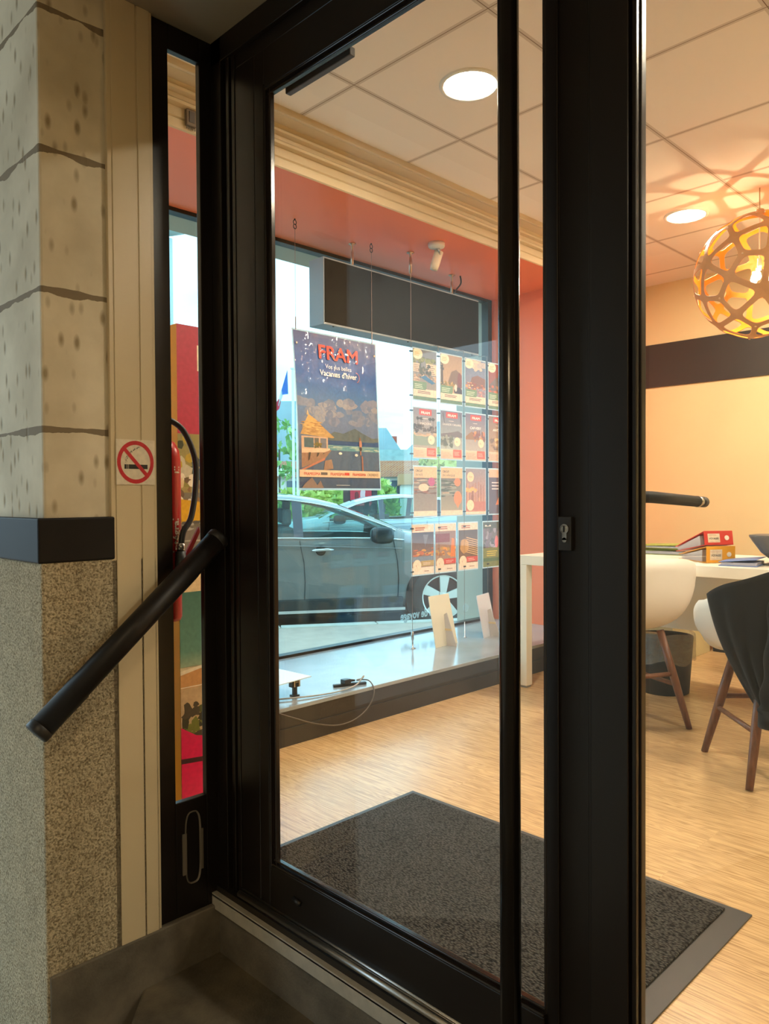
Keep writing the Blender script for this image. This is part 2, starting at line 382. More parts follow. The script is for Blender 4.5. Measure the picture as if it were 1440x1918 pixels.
def tiles():
    m = D.materials.new('ceiling_tiles'); m.use_nodes = True; nt = m.node_tree; b = nt.nodes['Principled BSDF']; L = nt.links.new
    g = nt.nodes.new('ShaderNodeNewGeometry'); sx = nt.nodes.new('ShaderNodeSeparateXYZ'); L(g.outputs['Position'], sx.inputs[0])
    def M(op, a, b_=None):
        q = nt.nodes.new('ShaderNodeMath'); q.operation = op
        for i, v in enumerate((a, b_)):
            if v is None: continue
            if isinstance(v, (int, float)): q.inputs[i].default_value = v
            else: L(v, q.inputs[i])
        return q.outputs[0]
    kx = M('PINGPONG', M('ADD', sx.outputs['X'], .40), .3275); ky = M('PINGPONG', M('SUBTRACT', sx.outputs['Y'], 1.55), .3275)
    k = M('MINIMUM', kx, ky)
    line = M('LESS_THAN', k, .0015); rev = M('LESS_THAN', k, .013)
    mx = nt.nodes.new('ShaderNodeMix'); mx.data_type = 'RGBA'; mx.inputs[6].default_value = (*sc3((238, 228, 218)), 1); mx.inputs[7].default_value = (*sc3((208, 196, 184)), 1); L(rev, mx.inputs[0])
    m2 = nt.nodes.new('ShaderNodeMix'); m2.data_type = 'RGBA'; m2.inputs[7].default_value = (*sc3((120, 95, 75)), 1); L(line, m2.inputs[0]); L(mx.outputs[2], m2.inputs[6])
    L(m2.outputs[2], b.inputs['Base Color']); b.inputs['Roughness'].default_value = .85
    n = nt.nodes.new('ShaderNodeTexNoise'); n.inputs['Scale'].default_value = 120; L(g.outputs['Position'], n.inputs['Vector'])
    ad = M('ADD', M('MULTIPLY', n.outputs['Fac'], .25), M('SUBTRACT', 1, rev))
    bp = nt.nodes.new('ShaderNodeBump'); bp.inputs['Strength'].default_value = .35; bp.inputs['Distance'].default_value = .003; L(ad, bp.inputs['Height']); L(bp.outputs[0], b.inputs['Normal'])
    return m
TILE = tiles()
CORAL = mat('coral_paint', (252, 134, 92), rough=.38, bump=.02, bscale=30)
CREAMW = mat('cream_wall', (230, 213, 164), rough=.75, bump=.05, bscale=120)
PVC = mat('cream_pvc', (206, 190, 156), rough=.28, var=.03, vscale=2)
PLINTH = mat('dark_platform', (50, 46, 44), rough=.42, var=.08, vscale=3)
PLTOP = mat('platform_top', (150, 158, 164), rough=.14, var=.10, vscale=4, spec=.6)
CORN = mat('cornice_cream', (205, 184, 150), rough=.45)
DESKW = mat('white_laminate', (238, 230, 214), rough=.35)
WALN = mat('walnut', (120, 76, 50), rough=.4, var=.25, vscale=18, stretch=(6, 6, .6), bump=.03)

# ================================================================== STRUCTURE
XS = -1.65; ZC = 2.70; YB = 4.47
fl = MB().box((XS - .1, -.22, -.12), (6, YB + .1, 0)).box((0, -.0, -.12), (6, .0, 0)); fl = MB().box((XS - .02, .012, -.03), (6, YB, 0)).box((XS - .02, -.2, -.03), (-.06, .012, 0))
struct(fl.build('floor', OAK), 'light oak plank floor of the shop')
struct(MB().box((-.78, -.2, ZC), (6, YB + .1, ZC + .2)).box((-1.05, 3.43, ZC), (-.78, YB + .1, ZC + .2)).build('ceiling', TILE), 'suspended ceiling of pale square tiles')
struct(MB().box((XS, -.2, 2.54), (-.905, 3.43, 2.95)).build('trim_1', CORAL), 'coral painted soffit above the display window')
pr = [(-.905, 2.54), (-.900, 2.536), (-.893, 2.54), (-.893, 2.575), (-.900, 2.58), (-.893, 2.585), (-.893, 2.622), (-.862, 2.622), (-.858, 2.632), (-.866, 2.640), (-.862, 2.655), (-.830, 2.655), (-.826, 2.664), (-.834, 2.670), (-.828, 2.684), (-.76, 2.684), (-.735, 2.672), (-.725, 2.674), (-.725, 2.71), (-.905, 2.71)]
struct(MB().prism(pr, 'y', -.2, 3.46).build('trim_2', CORN), 'cream stepped cornice between ceiling and coral soffit')
# walls
struct(MB().box((-1.05, YB, 0), (6, YB + .15, ZC + .1)).build('wall_back', CREAMW), 'warm cream back wall of the shop')
struct(MB().box((-1.0, YB - .012, 1.915), (6, YB, 2.242)).build('trim_3', mat('dark_band', (46, 40, 37), rough=.5)), 'wide dark painted band across the cream back wall')
struct(MB().box((-1.0, YB - .014, 0), (6, YB, .11)).build('baseboard_back', BLACK), 'black baseboard along the back wall')
struct(MB().box((XS, 3.43, 0), (-1.0, YB + .15, ZC + .05)).build('wall_coral', CORAL), 'coral painted end wall beside the display window')
struct(MB().box((6, -.2, 0), (6.15, YB + .15, ZC + .1)).build('wall_right', CREAMW), 'far right wall of the shop')
struct(MB().box((XS - .35, -.47, 2.56), (XS, YB + .15, 3.4)).box((XS - .12, -.47, -.4), (XS, YB + .15, .12)).box((XS - .35, 3.45, -.4), (XS, YB + .15, 2.6)).build('wall_window', mat('outer_render', (190, 180, 165), rough=.9)), 'outer wall around the display window')
struct(MB().box((XS, -.2, ZC + .25), (6.2, YB + .2, ZC + .5)).build('ceiling_slab', mat('slab', (120, 115, 110), rough=.9)), 'slab above the suspended ceiling')
# stone pier and front wall
struct(MB().box((XS - .1, -.47, 1.03), (0, -.19, 3.3)).build('wall_left', STONE, bevel=.006), 'pale limestone block pier left of the entrance')
struct(MB().box((XS - .1, -.482, -.5), (.012, -.19, .935)).build('wall_left_lower', RCAST, bevel=.006), 'roughcast lower part of the pier left of the entrance')
struct(MB().box((XS - .1, -.49, .932), (.016, -.305, 1.037)).build('trim_4', mat('dark_string_course', lin=(.008, .0065, .006), rough=.55, spec=.25, var=.3, vscale=6), bevel=.004), 'dark painted band course across the pier')
struct(MB().box((-.12, -.476, -.55), (.018, .03, -.035)).build('wall_left_base', CONC, bevel=.004), 'grey concrete base at the foot of the pier')
# porch
struct(MB().box((-.0, -2.6, 2.315), (3.0, .02, 2.5)).build('ceiling_porch', mat('porch_ceiling', (150, 138, 118), rough=.6)), 'grey panel ceiling of the entrance porch')
struct(MB().box((-.1, -.02, 2.5), (3.1, .2, 3.4)).box((-.1, -2.7, 2.5), (3.1, .1, 3.4)).build('wall_front_upper', RCAST), 'masonry above the entrance porch')
struct(MB().box((-1.0, -2.75, -.6), (3.2, -2.6, 3.4)).build('wall_porch_rear', mat('pale_render', (222, 218, 208), rough=.9)), 'rear wall of the passage behind the camera')  # added to shut light out of the porch and bound the reflection
struct(MB().box((2.9, -2.6, -.6), (3.2, .1, 2.4)).build('wall_porch_right', RCAST), 'right side wall of the entrance porch')  # out of view, added to hold the porch dark
struct(MB().box((3.0, -.2, -.1), (6.1, .0, 3.0)).build('wall_front', RCAST), 'front wall to the right of the porch')
struct(MB().box((.0, -.02, -.5), (2.95, .03, -.042)).build('wall_step_riser', CONC), 'concrete riser below the door threshold')
struct(MB().prism([(0, 0), (2.9, 0), (2.9, -1.9), (.95, -1.9), (.62, -.75), (.12, -.335), (0.0, -.235)], 'z', -.5, -.17).build('floor_landing', concrete('landing_concrete', (58, 54, 46), (118, 108, 88)), bevel=.008), 'worn concrete landing step in front of the door')
struct(MB().box((-6, -12, -.55), (12, -.02, -.36)).build('floor_porch', concrete('pale_paving', (176, 172, 162), (214, 210, 200))), 'concrete ground in front of the porch')  # tone made pale to bounce light onto the outer wall

# cream cable duct panel on the left wall
p = MB(); p.box((0, -.312, -.045), (.012, -.190, 2.315)); p.box((.012, -.300, -.045), (.0145, -.236, 2.315)); p.box((.012, -.232, -.045), (.0145, -.198, 2.315))
struct(p.build('trim_5', PVC, bevel=.0015), 'cream plastic cover panel beside the narrow window')
# no smoking sticker
a = Art((.0165, -.300, 1.116), (0, .103, 0), (0, 0, .113), (1, 0, 0))
a.rect(0, 0, 1, 1, (226, 214, 190))
def ring(a, cx, cy, r0, r1, c, n=40):
    a.l += 1
    for k in range(n):
        t0 = 2 * PI * k / n; t1 = 2 * PI * (k + 1) / n
        a.poly([(cx + r0 * math.cos(t0), cy + r0 * math.sin(t0)), (cx + r1 * math.cos(t0), cy + r1 * math.sin(t0)), (cx + r1 * math.cos(t1), cy + r1 * math.sin(t1)), (cx + r0 * math.cos(t1), cy + r0 * math.sin(t1))], c, keep=True)
a.rect(.20, .35, .26, .45, (20, 20, 20)); a.rect(.27, .35, .30, .45, (20, 20, 20)); a.rect(.31, .35, .80, .45, (20, 20, 20))
for k in range(60):
    t = k / 60; a.disc(.24 + .36 * t ** 1.6 + random.uniform(-.03, .03), .49 + .36 * t ** .7, .008, .008, (60, 60, 60), 6, keep=k > 0)
ring(a, .49, .5, .385, .475, (196, 24, 40))
s2 = 2 ** -.5
a.poly([(.49 - .30 - .03, .5 + .30 - .03), (.49 - .30 + .03, .5 + .30 + .03), (.49 + .30 + .03, .5 - .30 + .03), (.49 + .30 - .03, .5 - .30 - .03)], (196, 24, 40))
st = MB().box((.0147, -.300, 1.116), (.0165, -.197, 1.229))
PR = print_mat('sticker_print', transl=0)
sroot = thing('no_smoking_sign', 'square white sticker with a red no smoking symbol on the cream panel', 'sign', (.0145, -.25, 1.116))
st.build('backing', WHITEP, sroot); a.mb().build('printed_face', PR, sroot)

# ------------------------------------------------------------------ window_1: narrow light in the left wall
w1 = thing('window_1', 'narrow fixed window in dark frame left of the door', 'window', (0, -.1, 0), kind='structure')
f = MB(); f.box((-.016, -.19, -.035), (.004, -.141, 2.315)); f.box((-.016, -.048, -.035), (.004, .02, 2.315)); f.box((-.016, -.141, 2.25), (.004, -.048, 2.315)); f.box((-.016, -.141, -.035), (.004, -.048, .272))
f.build('window_frame', FRAME, w1, bevel=.002)
MB().box((-.013, -.145, .265), (-.007, -.045, 2.26)).build('pane', GL, w1)
# oval recessed pull
ov = MB(); n = 28; pts = []
for k in range(n):
    t = 2 * PI * k / n; yy = .024 * math.copysign(abs(math.cos(t)) ** .6, math.cos(t)); zz = .098 * math.copysign(abs(math.sin(t)) ** .45, math.sin(t)); pts.append((-.092 + yy, .142 + zz))
vs = [(.004, y, z) for y, z in pts] + [(.009, -.092 + (y + .092) * .97, .142 + (z - .142) * .99) for y, z in pts] + [(.006, -.092 + (y + .092) * .84, .142 + (z - .142) * .965) for y, z in pts] + [(-.012, -.092 + (y + .092) * .8, .142 + (z - .142) * .95) for y, z in pts]
ov.add(vs, [(i * n + k, i * n + (k + 1) % n, (i + 1) * n + (k + 1) % n, (i + 1) * n + k) for i in range(3) for k in range(n)])
ov.box((.004, -.124, .075), (.008, -.112, .185)); ov.box((.004, -.072, .075), (.008, -.062, .185))
ov.build('recessed_pull', mat('grey_rubber', (112, 104, 92), rough=.5), w1)

# ------------------------------------------------------------------ door frame (trim), door_1, window_3 (sidelight)
tr = MB()
tr.box((0.004, -.012, -.01), (.05, .07, 2.315)); tr.box((.05, .004, 0), (.066, .07, 2.315)); tr.box((.066, -.006, 0), (.080, .07, 2.3)); tr.box((.080, .012, 0), (.086, .07, 2.3)); tr.box((.086, -.002, 0), (.101, .07, 2.3))
tr.box((.004, -.012, 2.25), (2.9, .07, 2.315)); tr.box((.09, .002, 2.215), (1.15, .07, 2.25))
tr.box((1.142, -.004, -.02), (1.154, .07, 2.3)); tr.box((1.157, -.022, -.02), (1.224, .02, 2.315)); tr.box((1.157, .02, -.02), (1.185, .07, 2.3)); tr.box((1.154, .0, -.02), (1.157, .08, 2.3)); tr.box((1.227, -.016, -.02), (1.235, .012, 2.3)); tr.box((1.224, -.004, -.02), (1.238, .012, 2.3))
struct(tr.build('trim_6', FRAME, bevel=.0015), 'dark bronze metal door surround and mullion')
d1 = thing('door_1', 'glazed entrance door in a dark bronze frame', 'door', (.1, 0, 0), kind='structure')
lf = MB(); lf.box((.104, -.002, .03), (.188, .055, 2.212)); lf.box((.188, -.002, .03), (.228, .02, 2.212)); lf.box((1.052, .006, .03), (1.078, .055, 2.212)); lf.box((1.076, .010, .03), (1.138, .055, 2.212))
lf.box((.188, .0, 2.128), (1.052, .055, 2.212)); lf.box((.228, -.0022, 2.112), (1.052, .02, 2.212)); lf.box((.188, .0, .03), (1.052, .055, .118)); lf.box((.228, -.0022, .03), (1.052, .018, .138))
lf.build('leaf_frame', FRAME, d1, bevel=.002)
bd = MB()
for (x0, x1, y0, y1) in ((.228, .235, -.0025, .018), (.241, .248, .004, .018)): bd.box((x0, y0, .12), (x1, y1, 2.125))
bd.box((1.046, .006, .14), (1.053, .018, 2.11))
for (z0, z1, y0) in ((.138, .143, -.0025), (.147, .153, .004)): bd.box((.235, y0, z0), (1.05, .018, z1))
for (z0, z1, y0) in ((2.107, 2.112, -.0025), (2.096, 2.103, .004)): bd.box((.235, y0, z0), (1.05, .018, z1))
bd.build('glazing_bead', mat('satin_bead', (44, 38, 34), rough=.16, spec=.5, metal=.3), d1, bevel=.002)
MB().box((.244, .009, .145), (1.052, .015, 2.105)).build('pane', GL, d1)
MB().box((.19, .020, .1185), (1.05, .055, .122)).build('inner_sill', mat('sill_metal', (150, 146, 142), rough=.15, metal=.9), d1)
pb = MB().tube([(1.029, -.072, .08), (1.029, -.072, 2.16)], .0185, 20)
pb.tube([(1.029, -.072, .10), (1.068, .01, .10)], .008, 10); pb.tube([(1.029, -.072, 2.13), (1.068, .01, 2.13)], .008, 10)
pb.build('pull_bar', mat('gloss_black_bar', lin=(.010, .008, .0075), rough=.22), d1, smooth=True)
lk = MB().box((1.080, .002, .985), (1.106, .012, 1.045)).build('lock_plate', mat('lock_plate', lin=(.02, .02, .022), rough=.5), d1, bevel=.0015)
kc = MB(); kc.tube([(1.094, .004, 1.0235), (1.094, -.0015, 1.0235)], .0085, 20); kc.box((1.0895, -.001, 1.004), (1.0985, .004, 1.0235)); kc.tube([(1.094, .004, 1.004), (1.094, -.001, 1.004)], .0045, 12)
kc.m = 1; kc.tube([(1.094, 0, 1.0235), (1.094, -.002, 1.0235)], .0055, 16); kc.m = 2; kc.box((1.0925, -.003, 1.018), (1.0955, -.002, 1.029))
kc.build('key_cylinder', [STEEL, mat('brass_core', (205, 200, 190), rough=.3, metal=1), BLACK], lk)
# bottom drip rail, drainage cap, closer box at the top
dr = MB().tube([(.104, -.012, .022), (1.14, -.012, .022)], .0085, 12); dr.box((.104, -.004, .020), (1.14, .0, .034)); dr.build('drip_rail', ALU, d1, smooth=True)
MB().tube([(.325, -.002, .088), (.355, -.006, .084)], [.006, .006], 10).build('drain_cap', BLACK, d1, smooth=True)
MB().box((.245, .055, 2.114), (.49, .072, 2.135)).build('closer_rail', mat('closer_grey', (70, 70, 76), rough=.4), d1, bevel=.002)
# inner handle bar standing proud of the lock stile
hb = MB().tube([(1.13, .055, 1.085), (1.13, .10, 1.085)], .008, 10)
th = MB()
struct(MB().box((0.0, -.034, -.045), (2.9, -.024, -.008)).box((0, -.034, -.012), (2.9, .012, -.004)).build('trim_7', mat('white_sill_strip', (176, 172, 160), rough=.5, var=.12, vscale=30, bump=.05)), 'scuffed white metal strip along the door threshold')
struct(MB().box((0, -.02, -.006), (2.9, .05, .012)).build('trim_8', mat('threshold_metal', (70, 64, 58), rough=.4, metal=.8)), 'grey metal threshold under the door')
w3 = thing('window_3', 'tall glazed sidelight to the right of the door', 'window', (2, 0, 0), kind='structure')
f = MB(); f.box((1.235, -.004, 0), (2.9, .018, .10)); f.box((2.84, -.004, 0), (2.9, .018, 2.25)); f.box((1.235, -.004, 2.20), (2.9, .018, 2.25))
f.build('window_frame', FRAME, w3, bevel=.002)
MB().box((1.236, .001, .09), (2.85, .007, 2.21)).build('pane', GL, w3)
# interior grab bar seen behind the mullion
gb = thing('grab_rail', 'short round black rail projecting into the room behind the door mullion', 'rail', (1.19, .09, 1.08))
MB().tube([(1.175, .069, 1.079), (1.182, .085, 1.079), (1.196, .12, 1.078), (1.2, .30, 1.069)], .0105, 16).lathe([(.02, 0), (.02, .006), (.011, .008)], (0, 0, 0), 20, Matrix.Translation((1.172, .069, 1.079)) @ Matrix.Rotation(-PI / 2, 4, 'X')).build('bar', mat('matt_black', lin=(.004, .004, .004), rough=.5, spec=.15), gb, smooth=True)
MB().tube([(1.2, .30, 1.069), (1.2, .312, 1.0685)], .0110, 16).build('collar', STEEL, gb, smooth=True)
MB().tube([(1.2, .312, 1.0685), (1.2, .335, 1.0675)], .0105, 16).build('end_cap', BLACK, gb, smooth=True)

# ------------------------------------------------------------------ handrail on the left wall
hr = thing('handrail', 'thick black round handrail sloping down the left wall', 'handrail', (0, -.3, .7))
A = Vector((.078, -.525, .560)); B = Vector((.078, -.045, .980)); dv = (B - A).normalized()
MB().tube([A + dv * .02, B - dv * .02], .0285, 28).build('rail', mat('rail_black', lin=(.010, .008, .007), rough=.45, spec=.3), hr, smooth=True)
for nm, q0, q1 in (('end_cap', A, A + dv * .022), ('end_cap', B - dv * .022, B)):
    MB().tube([q0, q0 + (q1 - q0) * .15, q1 - (q1 - q0) * .15, q1] , [.027, .0297, .0297, .027], 28).build(nm, BLACK, hr, smooth=True)
for bp_ in (A + dv * .135, B - dv * .10):
    bk = MB(); c = Vector((.0, bp_.y, bp_.z - .045))
    M_ = Matrix.Translation(Vector((.014, bp_.y + .012, bp_.z - .052))) @ Matrix.Rotation(math.radians(41), 4, 'X')
    bk.box((0, -.033, -.015), (.004, .033, .015), M_); bk.tube([(.016, bp_.y + .01, bp_.z - .045), (.05, bp_.y, bp_.z - .045), (.078, bp_.y, bp_.z - .02)], .006, 10)
    bo = bk.build('bracket', BLACK, hr)
    MB().lathe([(.0075, 0), (.0075, .003), (.004, .006), (0, .006)], (0, 0, 0), 16, M_ @ Matrix.Translation((.004, -.004, 0)) @ Matrix.Rotation(PI / 2, 4, 'Y')).build('bolt', STEEL, bo, smooth=True)

# ================================================================== DISPLAY WINDOW
w2 = thing('window_2', 'large display window facing the street', 'window', (XS, 1.5, .17), kind='structure')
f = MB(); f.box((XS - .05, -.2, .12), (XS + .012, 3.43, .185)); f.box((XS - .05, -.2, 2.52), (XS + .012, 3.43, 2.56)); f.box((XS - .05, 3.385, .12), (XS + .012, 3.43, 2.56)); f.box((XS - .05, -.2, .12), (XS + .012, -.10, 2.56))
f.build('window_frame', FRAME, w2, bevel=.002)
MB().box((XS - .03, -.12, .17), (XS - .018, 3.40, 2.54)).build('pane', glass('street_glass', (.84, .975, .99)), w2)
tx = MB(); M_ = Matrix(((0, 0, -1, XS - .0305), (-1, 0, 0, 2.965), (0, 1, 0, .262), (0, 0, 0, 1)))
tx.text('Agence de voyage', .078, M_, bold=.0022, sx=.86)
tx.build('window_lettering', mat('white_vinyl', (245, 248, 250), rough=.5, transl=.3), w2)
MB().tube([(XS - .0305, 3.166, .274), (XS - .032, 3.166, .274)], .032, 28).build('round_sticker', MATS['white_vinyl'], w2)
# platform
struct(MB().box((XS + .012, -.2, 0), (-.822, 3.43, .152)).box((-.828, -.2, .158), (-.82, 3.43, .158)).build('trim_9', PLINTH), 'low dark platform under the display window')
struct(MB().box((XS + .012, -.2, .152), (-.818, 3.43, .17)).build('trim_10', PLTOP, bevel=.002), 'grey glossy top board of the window platform')
struct(MB().box((-.821, -.2, .0), (-.815, 3.43, .078)).build('baseboard_platform', PLINTH, bevel=.001), 'dark skirting on the front of the window platform')

# hanging black screen
bx = thing('hanging_screen', 'wide black display panel hanging in the window from the coral soffit', 'screen', (-1.41, 2.2, 2.03))
MB().box((-1.352, 1.552, 2.038), (-1.349, 2.898, 2.382)).build('rear_cover', mat('screen_black', lin=(.007, .006, .0055), rough=.5, spec=.12), bx)
MB().box((-1.475, 1.545, 2.026), (-1.353, 2.905, 2.392)).build('housing', mat('grey_casing', (150, 160, 170), rough=.45), bx, bevel=.003)
for yy in (1.62, 2.22, 2.84): MB().tube([(-1.36, yy, 2.026), (-1.36, yy, 2.021)], .005, 8).build('screw', BLACK, bx)
for yy in (1.825, 2.714):
    h = MB(); h.lathe([(.022, 0), (.022, -.004), (.007, -.008), (.007, -.03), (.004, -.034), (.008, -.05), (.008, -.12), (.004, -.125), (.003, -.16), (0, -.16)], (-1.425, yy, 2.54), 12)
    h.build('hanger', mat('copper_steel', (190, 160, 140), rough=.3, metal=1), bx, smooth=True)
MB().tube(bez([(-1.40, 2.77, 2.54), (-1.395, 2.77, 2.49), (-1.41, 2.735, 2.44), (-1.42, 2.70, 2.388)], 6), .005, 8).build('power_cable', BLACK, bx, smooth=True)

# spot light on the soffit
sp = thing('spot_light', 'small white spotlight on the coral soffit', 'lamp', (-1.08, 2.16, 2.54))
MB().lathe([(.048, 0), (.048, -.02), (.044, -.026), (0, -.026)], (-1.08, 2.165, 2.54), 24).build('canopy', WHITEP, sp, smooth=True)
MB().tube([(-1.08, 2.18, 2.515), (-1.08, 2.195, 2.495), (-1.09, 2.2, 2.475)], .008, 10).build('stem', STEEL, sp, smooth=True)
MB().tube([(-1.10, 2.21, 2.505), (-1.115, 2.19, 2.425), (-1.12, 2.185, 2.40)], [.026, .026, .022], 16).build('lamp_head', mat('warm_white_metal', (232, 215, 190), rough=.35), sp, smooth=True)
# small contact box on the cornice
cb = thing('alarm_contact', 'small grey contact box on the cream cornice seen through the narrow window', 'sensor', (-.885, .46, 2.56))
MB().box((-.893, .437, 2.558), (-.875, .482, 2.622)).build('case', mat('contact_grey', (120, 104, 90), rough=.6), cb, bevel=.003)
q = MB()
for k in range(5): q.tube([(-.883, .441 + k * .009, 2.556), (-.883, .441 + k * .009, 2.546)], .0022, 6)
q.box((-.875, .447, 2.57), (-.872, .470, 2.612)); q.build('terminal', mat('terminal_grey', (90, 84, 84), rough=.5), cb)

# ---------------- large poster
def sheet_root(name, label, cat, loc, group=None): return thing(name, label, cat, loc, group)
WIRE = mat('thin_wire', (150, 130, 120), rough=.4, metal=1)
PX = -1.345
def warp(p):  # sheet leans sideways and bows a little
    t = (1.963 - p.z) / .83
    return Vector((p.x + .004 * math.sin(t * 3.0) + .0015 * math.sin((p.y - 1.32) * 9 + t * 2), p.y + .034 * t - .006 * math.sin(t * PI) * (1 if p.y > 1.6 else -1), p.z))
po = thing('hanging_poster', 'tall blue travel poster reading FRAM hanging on two wires in the window', 'poster', (PX, 1.64, 1.13))
sh = MB(); NN = 10
for s_ in (0,):
    vs = []; fs = []
    for i in range(NN + 1):
        for j in range(NN + 1): vs.append(warp(Vector((PX - .0012, 1.318 + .614 * i / NN, 1.122 + .848 * j / NN))))
    k0 = len(vs)
    for i in range(NN + 1):
        for j in range(NN + 1): vs.append(warp(Vector((PX - .0002, 1.318 + .614 * i / NN, 1.122 + .848 * j / NN))))
    for i in range(NN):
        for j in range(NN):
            a0 = i * (NN + 1) + j; fs += [(a0, a0 + 1, a0 + NN + 2, a0 + NN + 1), (k0 + a0, k0 + a0 + NN + 1, k0 + a0 + NN + 2, k0 + a0 + 1)]
    sh.add(vs, fs)
sh.build('sleeve', mat('clear_sleeve_white', (225, 238, 240), rough=.3, transl=.6), po)
a = Art((PX, 1.325, 1.133), (0, .600, 0), (0, 0, .829), (1, 0, 0)); a.warp = warp
def gridgrad(a, x0, y0, x1, y1, fn, nx=8, ny=10):
    a.l += 1
    for i in range(nx):
        for j in range(ny):
            X0 = x0 + (x1 - x0) * i / nx; X1 = x0 + (x1 - x0) * (i + 1) / nx; Y0 = y0 + (y1 - y0) * j / ny; Y1 = y0 + (y1 - y0) * (j + 1) / ny
            a.poly([(X0, Y0), (X1, Y0), (X1, Y1), (X0, Y1)], [fn(X0, Y0), fn(X1, Y0), fn(X1, Y1), fn(X0, Y1)], keep=True)
def lerp(c, d, t): t = max(0, min(1, t)); return tuple(c[i] + (d[i] - c[i]) * t for i in range(3))
def ramp(st, t):
    for (t0, c0), (t1, c1) in zip(st, st[1:]):
        if t <= t1: return lerp(c0, c1, (t - t0) / (t1 - t0))
    return st[-1][1]
gridgrad(a, 0, 0, 1, 1, lambda x, y: ramp([(0, (42, 72, 108)), (.2, (64, 92, 130)), (.3, (88, 112, 150)), (.45, (104, 124, 160)), (.6, (64, 112, 166)), (.72, (30, 92, 164)), (.85, (44, 88, 156)), (1, (60, 78, 128))], y), 8, 16)
random.seed(3)
for cx, cy, rr in ((.10, .55, .10), (.35, .53, .12), (.60, .55, .13), (.88, .56, .14), (.75, .47, .16), (.45, .46, .14), (.2, .47, .12), (.95, .48, .12)):
    a.l += .3
    for k in range(9): a.disc(cx + random.uniform(-.09, .09), cy + random.uniform(-.03, .035), rr * random.uniform(.25, .6), rr * random.uniform(.12, .3), random.choice([(116, 128, 154), (132, 138, 158), (106, 122, 152), (146, 146, 158), (124, 132, 156)]), 14, .15, keep=True); a.l += .02
a.poly([(.32, .335), (.42, .375), (.55, .365), (.70, .405), (.80, .375), (.92, .345), (1, .35), (1, .315), (.32, .315)], (84, 100, 108))
a.poly([(.60, .33), (.72, .39), (.80, .36), (1, .335), (1, .315), (.60, .315)], (96, 108, 110))
a.rect(.32, .285, 1, .32, (24, 72, 124)); a.rect(.32, .25, 1, .286, (84, 138, 152)); a.rect(.0, .115, 1, .25, (66, 92, 124))
a.scatter(26, .35, .252, 1, .284, .06, .003, [(150, 178, 170), (128, 160, 160), (180, 190, 175)])
# hut
a.poly([(.03, .13), (.30, .19), (.38, .25), (.33, .26), (.03, .255)], (148, 112, 92))
a.rect(.03, .25, .34, .335, (196, 160, 136)); a.rect(.06, .262, .17, .325, (70, 96, 108)); a.rect(.18, .262, .23, .325, (90, 92, 92)); a.rect(.25, .262, .32, .325, (108, 112, 128))
a.poly([(.0, .32), (.12, .475), (.20, .44), (.42, .335), (.40, .33), (.02, .345)], (186, 146, 96))
a.poly([(.12, .475), (.20, .445), (.30, .39), (.06, .40), (.03, .375)], (205, 160, 100))
a.poly([(.095, .47), (.11, .505), (.125, .47)], (200, 170, 130))
a.scatter(60, .05, .35, .27, .43, .03, .004, [(214, 172, 112), (168, 124, 76), (196, 154, 98)])
a.scatter(8, .18, .26, .25, .29, .014, .010, [(120, 104, 50), (96, 90, 48), (170, 130, 60)])
a.poly([(.03, .25), (.36, .262), (.36, .25), (.30, .235), (.03, .225)], (214, 178, 150))
for x in (.10, .2, .27): a.poly([(x, .15 + x * .25), (x + .02, .16 + x * .25), (x + .035, .23), (x + .01, .23)], (60, 54, 56))
a.poly([(.02, .12), (.30, .20), (.30, .185), (.06, .118)], (180, 110, 88)); a.poly([(.28, .115), (.40, .13), (.38, .19), (.30, .18)], (150, 116, 100))
a.disc(.76, .30, .018, .03, (176, 118, 98)); a.disc(.755, .335, .012, .012, (120, 84, 70)); a.rect(.75, .225, .765, .27, (170, 120, 100)); a.disc(.76, .268, .017, .014, (60, 60, 70)); a.rect(.765, .115, .785, .22, (150, 98, 86))
a.disc(.5, .232, .022, .008, (220, 214, 205)); a.disc(.70, .225, .02, .009, (215, 210, 200))
a.rect(0, .072, 1, .118, (222, 188, 160))
a.txt('FRAMISSIMA', .05, .084, .026, (190, 50, 44), bold=.02, w=.19); a.rect(.245, .086, .325, .104, (90, 82, 84))
a.txt('FRAMISSIMA', .36, .084, .026, (190, 50, 44), bold=.02, w=.18); a.rect(.54, .086, .60, .104, (204, 62, 56))
a.txt('FRAMISSIMA', .64, .084, .026, (190, 50, 44), bold=.02, w=.17); a.txt('CROISIERES', .83, .084, .026, (110, 96, 84), w=.14)
a.poly([(.02, .0), (.28, .0), (.24, .05), (.20, .02), (.14, .07), (.06, .03)], (128, 104, 98)); a.rect(.43, .018, .60, .022, (170, 180, 190))
a.txt('FRAM', .27, .845, .125, (226, 54, 46), bold=.022, w=.49)
a.txt('Vos plus belles', .34, .785, .040, (226, 232, 238), w=.33)
a.txt("Vacances d'hiver", .27, .735, .052, (246, 244, 240), bold=.015, w=.47)
a.l += 1
for k in range(18):
    t0 = -1.3 + 2.9 * k / 18; t1 = -1.3 + 2.9 * (k + 1) / 18
    a.poly([(.73 + r_ * math.cos(t) * 1.3, .75 + r_ * math.sin(t)) for r_, t in ((.030, t0), (.034, t0), (.034, t1), (.030, t1))], (206, 120, 108), keep=True)
a.mb().build('printed_face', print_mat('poster_print', transl=0, coat=1.0, wave=1.0, tint=1.25), po)
for yy in (1.345, 1.912): MB().tube([(PX - .004, yy, 1.895), (PX + .008, yy, 1.895)], .006, 12).build('rivet', STEEL, po)
